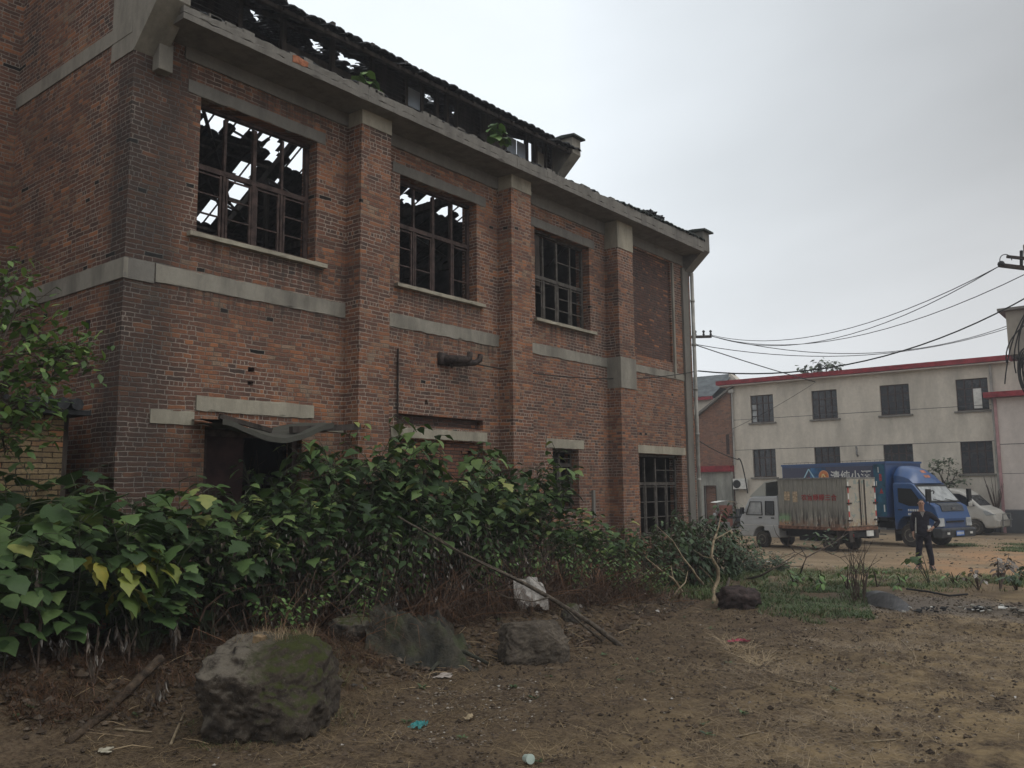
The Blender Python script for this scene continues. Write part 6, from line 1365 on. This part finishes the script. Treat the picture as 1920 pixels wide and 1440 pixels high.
# ground cover
def inreg(poly, Rr): 
    xs = [p_[0] for p_ in poly]; ys = [p_[1] for p_ in poly]
    x, y = Rr.uniform(min(xs), max(xs)), Rr.uniform(min(ys), max(ys))
    if not inpoly(x, y, poly): return None
    return V((x, y, G(x, y)-.01))
def reg(*pts): return [(lambda g_: (g_.x, g_.y))(gp(*p_)) for p_ in pts]
gr1 = reg((1425, 1120), (1440, 1160), (1530, 1168), (1620, 1160), (1625, 1120), (1560, 1100), (1450, 1100))
def clumpy(poly, f=2.2, th=-.05):
    def fn(Rr):
        p_ = inreg(poly, Rr)
        if p_ is None or noise.noise(V((p_.x*f, p_.y*f, 3)))+.25*noise.noise(V((p_.x*9, p_.y*9, 3))) < th+Rr.uniform(-.2, .2): return None
        return p_
    return fn
gr1 = reg((1405, 1130), (1425, 1152), (1490, 1160), (1530, 1172), (1590, 1160), (1640, 1166), (1628, 1128), (1640, 1110), (1560, 1092), (1500, 1106), (1440, 1092))
blades('grass_patch', M['grass'], 9000, clumpy(gr1, 1.3, -.18), (.05, .16), (.005, .009), 1, .7, tl=(.1, .7))
gr2 = reg((1380, 1108), (1420, 1070), (1600, 1062), (1800, 1078), (1925, 1085), (1925, 1108), (1800, 1112), (1650, 1100), (1560, 1105), (1440, 1112))
blades('verge_grass', M['grass'], 11000, clumpy(gr2, 1.0, -.02), (.06, .2), (.006, .012), 2, .7, tl=(.2, 1))
blades('verge_straw', M['drygrass'], 3000, clumpy(gr2, .8, .0), (.08, .3), (.004, .008), 3, .9)
gr3 = reg((1760, 1020), (1925, 1020), (1925, 1036), (1800, 1030)); blades('yard_grass', M['grass'], 2200, clumpy(gr3, .6, -.1), (.05, .14), (.008, .016), 12, .7)
gr4 = reg((1180, 1110), (1240, 1080), (1440, 1075), (1440, 1105), (1340, 1125)); blades('undergrowth', M['grass'], 3500, clumpy(gr4, 1.5, -.1), (.08, .3), (.006, .014), 13, .7)
bank = [(3.2, 7.6), (5.6, 7.2), (7.5, 7.0), (9.5, 6.6), (12, 6.8), (15, 7.4), (15.5, 8.6), (3, 9.5)]
blades('rusty_dry_grass', M['redgrass'], 15000, clumpy(bank, 1.6, -.05), (.05, .22), (.002, .004), 4, 1.3, droop=.7, tl=(0, .9))
bank2 = [(7.2, 8.0), (13.6, 7.7), (14.5, 8.9), (7.0, 9.2)]
blades('dead_undergrowth', M['redgrass'], 6000, clumpy(bank2, 1.1, -.25), (.25, .8), (.003, .006), 14, .9, droop=.8, tl=(0, .7))
fore = [(2.5, 2.5), (9, 1.5), (18, 1.0), (19, 4.5), (14, 6.8), (9, 6.6), (6.2, 7.0), (3.4, 7.6), (2.2, 6.0)]
blades('scattered_straw', M['drygrass'], 38000, clumpy(fore, .9, -.02), (.03, .12), (.0012, .003), 6, 6, droop=.02, seg=1, tl=(.1, 1))
blades('scattered_straw', M['drygrass'], 16000, clumpy(reg((1250, 1440), (1925, 1440), (1925, 1170), (1500, 1200), (1300, 1330)), .8, -.02), (.03, .13), (.0015, .0035), 7, 5, droop=.02, seg=1, tl=(.3, 1))
blades('straw_clump', M['drygrass'], 500, clumpy(reg((1350, 1198), (1395, 1212), (1445, 1240), (1430, 1250), (1370, 1225)), 1, -.5), (.08, .2), (.003, .006), 8, 4, seg=1, droop=.02, tl=(.7, 1))
blades('grass_near_boulder', M['drygrass'], 1200, clumpy(reg((620, 1330), (640, 1200), (720, 1240), (760, 1300), (680, 1340)), 2, -.3), (.05, .16), (.0015, .003), 9, 2, droop=.2, tl=(.1, .8))
def scatter(nm, N, polyg, sz, mats_, seed, flat=.6, th=-.1, f=1.2, tl=(0, 1), dens=None):
    R = random.Random(seed); q = MB(); fn = clumpy(polyg, f, th); k = 0
    while k < N:
        p_ = fn(R)
        if p_ is None: continue
        k += 1; s_ = R.uniform(*sz)*(1 if R.random() < .9 else 1.8); b = len(q.v); a = R.uniform(0, 6.3); sx, sy, sz_ = s_*R.uniform(.7, 1.3), s_*R.uniform(.5, 1), s_*flat*R.uniform(.5, 1.1)
        for (x, y, z) in ((1, 0, 0), (.3, .9, .1), (-.8, .6, 0), (-.9, -.5, .1), (.2, -1, 0), (.1, .1, 1), (0, 0, -.8)):
            x, y = x*sx+R.uniform(-.2, .2)*sx, y*sy; q.v.append(p_+V((x*cos(a)-y*sin(a), x*sin(a)+y*cos(a), z*sz_+sz_*.4+.008)))
        tt = R.uniform(*tl)
        for i in range(5): q.face((b+i, b+(i+1) % 5, b+5), 0, tt); q.face((b+(i+1) % 5, b+i, b+6), 0, tt)
    o = q.build(nm, mats_); o['kind'] = 'stuff'; return o
M['gravel'] = leafmat('gravel_bits', [(0, (.03, .022, .016)), (.6, (.105, .078, .055)), (.88, (.19, .16, .125)), (1, (.42, .40, .36))], rough=.9, spec=.2, trans=0.0, nsc=8)
scatter('soil_clods', 15000, fore, (.005, .022), M['gravel'], 1, .8, -.35, 1.2, (.05, .6))
scatter('gravel', 3800, fore, (.005, .014), M['gravel'], 2, .6, -.2, 1.2, (.4, 1))
scatter('gravel', 1500, reg((750, 1330), (800, 1290), (1000, 1270), (1040, 1330), (900, 1400), (700, 1400)), (.006, .018), M['gravel'], 3, .6, -.5, 1.2, (.3, 1))
scatter('bank_rubble', 3200, bank, (.01, .05), M['gravel'], 4, .8, -.3, 1.2, (0, .66))
scatter('yard_stones', 1500, [(20, 9.2), (20, -3), (36, -6), (40, 5), (34, 16), (22, 12)], (.015, .05), M['gravel'], 5, .5, -.2, .4, (.3, 1))
# dead leaves and litter flakes on the bank
def flakes(nm, N, polyg, L_, seed, tl, mat_='deadleaf', lift=.03):
    R = random.Random(seed); q = MB(); fn = clumpy(polyg, 1.3, -.2); k = 0
    while k < N:
        p_ = fn(R)
        if p_ is None: continue
        k += 1; leaf(q, p_+V((0, 0, lift*R.random()+.012)), rdir(R, -.1, .3), V((0, 0, 1))+rdir(R)*.6, R.uniform(*L_), OVAL, R.uniform(.2, .9), .3, R.uniform(*tl)**1.2, R, 1.2)
    o = q.build(nm, M[mat_]); o['kind'] = 'stuff'; return o
flakes('leaf_litter', 2600, bank, (.03, .09), 1, (0, .72)); flakes('leaf_litter', 900, fore, (.015, .05), 2, (.2, 1))
flakes('pale_litter', 26, bank, (.04, .10), 3, (.9, 1.), lift=.08); flakes('pale_litter', 70, fore, (.015, .045), 4, (.88, 1.))
# debris along the slab edge
for i, (ix, iy, n_, lb) in enumerate(((1745, 1150, 34, 'heap of grey and white rubbish at the slab edge'), (1838, 1148, 46, 'heap of black and white rubbish right of the smaller heap'), (1918, 1152, 26, 'rubbish heap cut off by the right edge'), (1440, 1060, 30, 'pale rubbish pile on the verge behind the bare sapling'))):
    g = gp(ix, iy); R = random.Random(i+40); q = MB()
    for k in range(n_):
        c = g+u_*R.gauss(0, .22 if i < 3 else .35)+f_*R.gauss(0, .12); Mx = Matrix.Translation(V((c.x, c.y, g.z+.02+R.random()*.10))) @ Matrix.Rotation(R.uniform(0, 6), 4, 'Z') @ Matrix.Rotation(R.uniform(-.8, .8), 4, 'X'); s_ = R.uniform(.015, .055)*R.uniform(.6, 1.2); q.box(-s_, s_, -s_*R.uniform(.3, .9), s_*.6, -s_*.15, s_*.2, mi=R.choice((0, 0, 1, 1, 1, 2)), M=Mx)
    o = q.build('rubbish_heap', [M['conc'], M['black'], M['white']]); tag(o, lb, 'rubbish heap'); o['kind'] = 'stuff'
a, b, c, d = gp(1625, 1124), gp(1710, 1143), gp(1700, 1149), gp(1628, 1133)
q = MB(); n = 12
for i in range(n):
    t0, t1 = i/n, (i+1)/n; up0 = .16*sin(pi*t0)+.05; up1 = .16*sin(pi*t1)+.05
    q.quad(d.lerp(c, t0), d.lerp(c, t1), a.lerp(b, t1)+V((0, 0, up1)), a.lerp(b, t0)+V((0, 0, up0)))
    q.quad(a.lerp(b, t0)+V((0, 0, up0)), a.lerp(b, t1)+V((0, 0, up1)), a.lerp(b, t1)+V((0, 0, up1))+f_*.3, a.lerp(b, t0)+V((0, 0, up0))+f_*.3)
tag(q.build('plastic_sheet', simple('dark_sheet', (.045, .043, .042), .5, .3, 8)), 'dark plastic sheet curling up at the edge of the slab', 'plastic sheet')
branch('black_hose', M['black'], [([gp(1700, 1108)+V((0, 0, .04)), gp(1740, 1114)+V((0, 0, .05)), gp(1780, 1120)+V((0, 0, .03)), gp(1815, 1119)+V((0, 0, .05))], .02, .02)], 'black hose lying across the grey slab', 'hose')

for i, (ix, iy, tx, ty, lb) in enumerate(((1240, 1100, 1215, 985, 'bare twiggy shrub below the last ground floor window'), (1190, 1105, 1150, 1000, 'tangle of bare stems left of the forked pale branches'), (1300, 1090, 1290, 960, 'tall bare whips against the drain pipe foot'), (1010, 1110, 1000, 960, 'bare stems rising through the thicket above the white sack'), (880, 1090, 870, 900, 'dense bare stems behind the long fallen branch'), (700, 1110, 690, 900, 'bare brown stems in the middle of the thicket'), (560, 1120, 520, 830, 'bare grey whips in front of the dark doorway'), (430, 1130, 440, 800, 'thin dead stalks standing before the red door'))):
    g = gp(ix, iy); R = random.Random(i+3); q = MB(); Y = g.y+.1
    for j in range(11):
        tp_ = onY(tx+R.uniform(-45, 45), ty+R.uniform(0, 70), Y+R.uniform(-.2, .4)); b0 = g+V((R.uniform(-.2, .2), R.uniform(-.1, .2), -.02)); md_ = b0.lerp(tp_, .5)+rdir(R)*.10
        q.tube([b0, b0.lerp(md_, .6), md_, md_.lerp(tp_, .6)+rdir(R)*.04, tp_], [.010, .008, .007, .005, .002], 4)
        for k in range(4):
            a = md_.lerp(tp_, R.random()); q.tube([a, a+rdir(R, .0, .8)*R.uniform(.1, .3)], [.004, .0015], 3, cap=False)
    tag(q.build('leafless_shrub', M['twig'] if i % 2 else M['bark']), lb, 'shrub', 'bare stems along the thicket')

# tangled dead brush on the bank
R = random.Random(31); q = MB()
for i in range(420):
    x = R.uniform(5.6, 14.5); y = R.uniform(8.0, 9.0) if x < 12 else R.uniform(7.6, 8.8); g = V((x, y, G(x, y)-.02)); a = R.uniform(0, 6.28); L_ = R.uniform(.35, 1.25); d = V((cos(a), sin(a)*.7-.35, R.uniform(.2, 1.6))).normalized()
    m1 = g+d*L_*.5; m2 = g+d*L_*.85+V((cos(a)*.1, -.08, -.06*L_)); e = m2+V((cos(a)*.22*L_, -.15*L_, -.22*L_)); q.tube([g, m1, m2, e], [.005, .004, .003, .0015], 4, cap=False, t=R.random())
tag(q.build('dead_brush', M['redgrass']), kind='stuff')
q = MB()
for i in range(3600):
    x = R.gauss(8.8, 1.9); y = R.uniform(8.35, 9.2)
    if not 5.4 < x < 14: continue
    z = G(x, y)+R.uniform(.05, 1.15)*(1 if x < 10.5 else .6); leaf(q, V((x, y, z)), V((R.uniform(-.4, .4), R.uniform(-.4, .4), -1)), rdir(R, -.1, .3), R.uniform(.04, .11), [(0, .04), (.25, .18), (.6, .14), (1, .02)], .3, .5, R.uniform(0, .72) if R.random() < .95 else 1, R, 1.)
tag(q.build('withered_foliage', M['deadleaf']), kind='stuff')
# thin overcast haze
hz = MB(); hz.box(-520, 720, -520, 720, -1.4, 14.5); m = bpy.data.materials.new('haze'); m.use_nodes = True; t = NT(m.node_tree); t.N.remove(t.N['Principled BSDF'])
pv = t.N.new('ShaderNodeVolumePrincipled'); pv.inputs['Color'].default_value = (.93, .95, 1, 1); pv.inputs['Density'].default_value = .0017; pv.inputs['Anisotropy'].default_value = .2
t.L.new(pv.outputs[0], t.N['Material Output'].inputs['Volume']); tag(hz.build('haze', m, local=True), kind='stuff')

# rough weeds on the bank and behind the boulder
bk_ = [(4.9, 7.35), (6.2, 7.2), (6.4, 8.1), (5.2, 8.3)]
blades('boulder_back_grass', M['grass'], 700, clumpy(bk_, 2, -.3), (.15, .42), (.002, .004), 21, .9, tl=(.4, 1)); blades('boulder_back_straw', M['drygrass'], 700, clumpy(bk_, 2, -.3), (.15, .4), (.0015, .003), 22, 1.1, tl=(.1, .7))
blades('bank_straw', M['drygrass'], 9000, clumpy([(3.4, 7.2), (6.0, 6.9), (9.5, 6.5), (12.5, 6.7), (15.2, 7.2), (15, 8.2), (8, 8.3), (3.6, 8.3)], 1.7, .0), (.06, .2), (.0012, .0028), 23, 2.5, droop=.25, tl=(0, .75))
R = random.Random(61); q = MB()
for i in range(260):
    x = R.uniform(3.6, 14.5); y = R.uniform(6.7, 8.3); g = V((x, y, G(x, y)+.015)); a = R.uniform(0, 6.28); L_ = R.uniform(.08, .38); e = V((x+cos(a)*L_, y+sin(a)*L_, 0)); e.z = G(e.x, e.y)+R.uniform(.01, .08); q.tube([g, g.lerp(e, .5)+V((R.uniform(-.02, .02), R.uniform(-.02, .02), R.uniform(0, .03))), e], [.0045, .004, .002], 4, t=R.random())
tag(q.build('fallen_twigs', M['drygrass']), kind='stuff')
R = random.Random(62); q = MB()
for i in range(60):
    x, y = (R.uniform(3.2, 15), R.uniform(6.6, 8.2)) if i < 34 else (R.uniform(4, 13), R.uniform(3, 6.2)); g = V((x, y, G(x, y)))
    for k in range(R.randint(4, 9)):
        d = rdir(R, .1, .7); leaf(q, g+V((0, 0, .01))+d*.01, d, V((0, 0, 1)), R.uniform(.025, .07), OVAL, .3, .15, R.uniform(.3, 1), R)
tag(q.build('small_seedlings', M['leaf2']), kind='stuff')

R = random.Random(71); q = MB()
for i in range(14):
    a = V((R.uniform(9.2, 13.5), R.uniform(15.6, 20), 0)); a.z = back_z(a.y, a.x)-R.uniform(.1, .3); b = a+V((R.uniform(-1.6, 1.6), R.uniform(-.8, 1.2), 0)); b.z = back_z(b.y, b.x)-R.uniform(.15, .9)
    q.beam(a, b, .05, .05)
q.build('fallen_rafters', M['wood'], fac)['kind'] = 'stuff'
blades('foot_undergrowth', M['redgrass'], 4200, clumpy([(3.2, 7.7), (7.0, 7.45), (7.6, 8.7), (3.2, 8.9)], 1.6, -.15), (.12, .5), (.0025, .005), 25, 1., droop=.7, tl=(0, .9))
T_fine = [shrub('fine_leaf_shrub', 500+i, 1.0, .5, 9, 26, .085, OVAL, 'leaf_b', 'twig', low=.12, wid=1.15) for i in range(2)]
for i, (x, y, h_, wh) in enumerate(((13.3, 8.25, .75, 'right of the white sack'), (12.4, 8.45, .85, 'directly above the white sack'), (14.2, 8.1, .6, 'left of the forked pale branches'), (10.3, 8.75, .8, 'behind the long fallen branch'), (7.6, 8.5, .75, 'above the tarpaulin'), (6.3, 8.35, .6, 'behind the mossy boulder'), (9.0, 8.9, 1.0, 'beside the dark dead bush'), (11.4, 8.7, .7, 'just left of the white sack'))):
    put(T_fine[i % 2], (x, y, G(x, y)), R.uniform(0, 6), (.9, .9, h_), f'low bright green fine-leaved weed {wh}', 'weed', 'fine-leaved weeds on the bank')

vn.scale = (1, 1, 1.05)
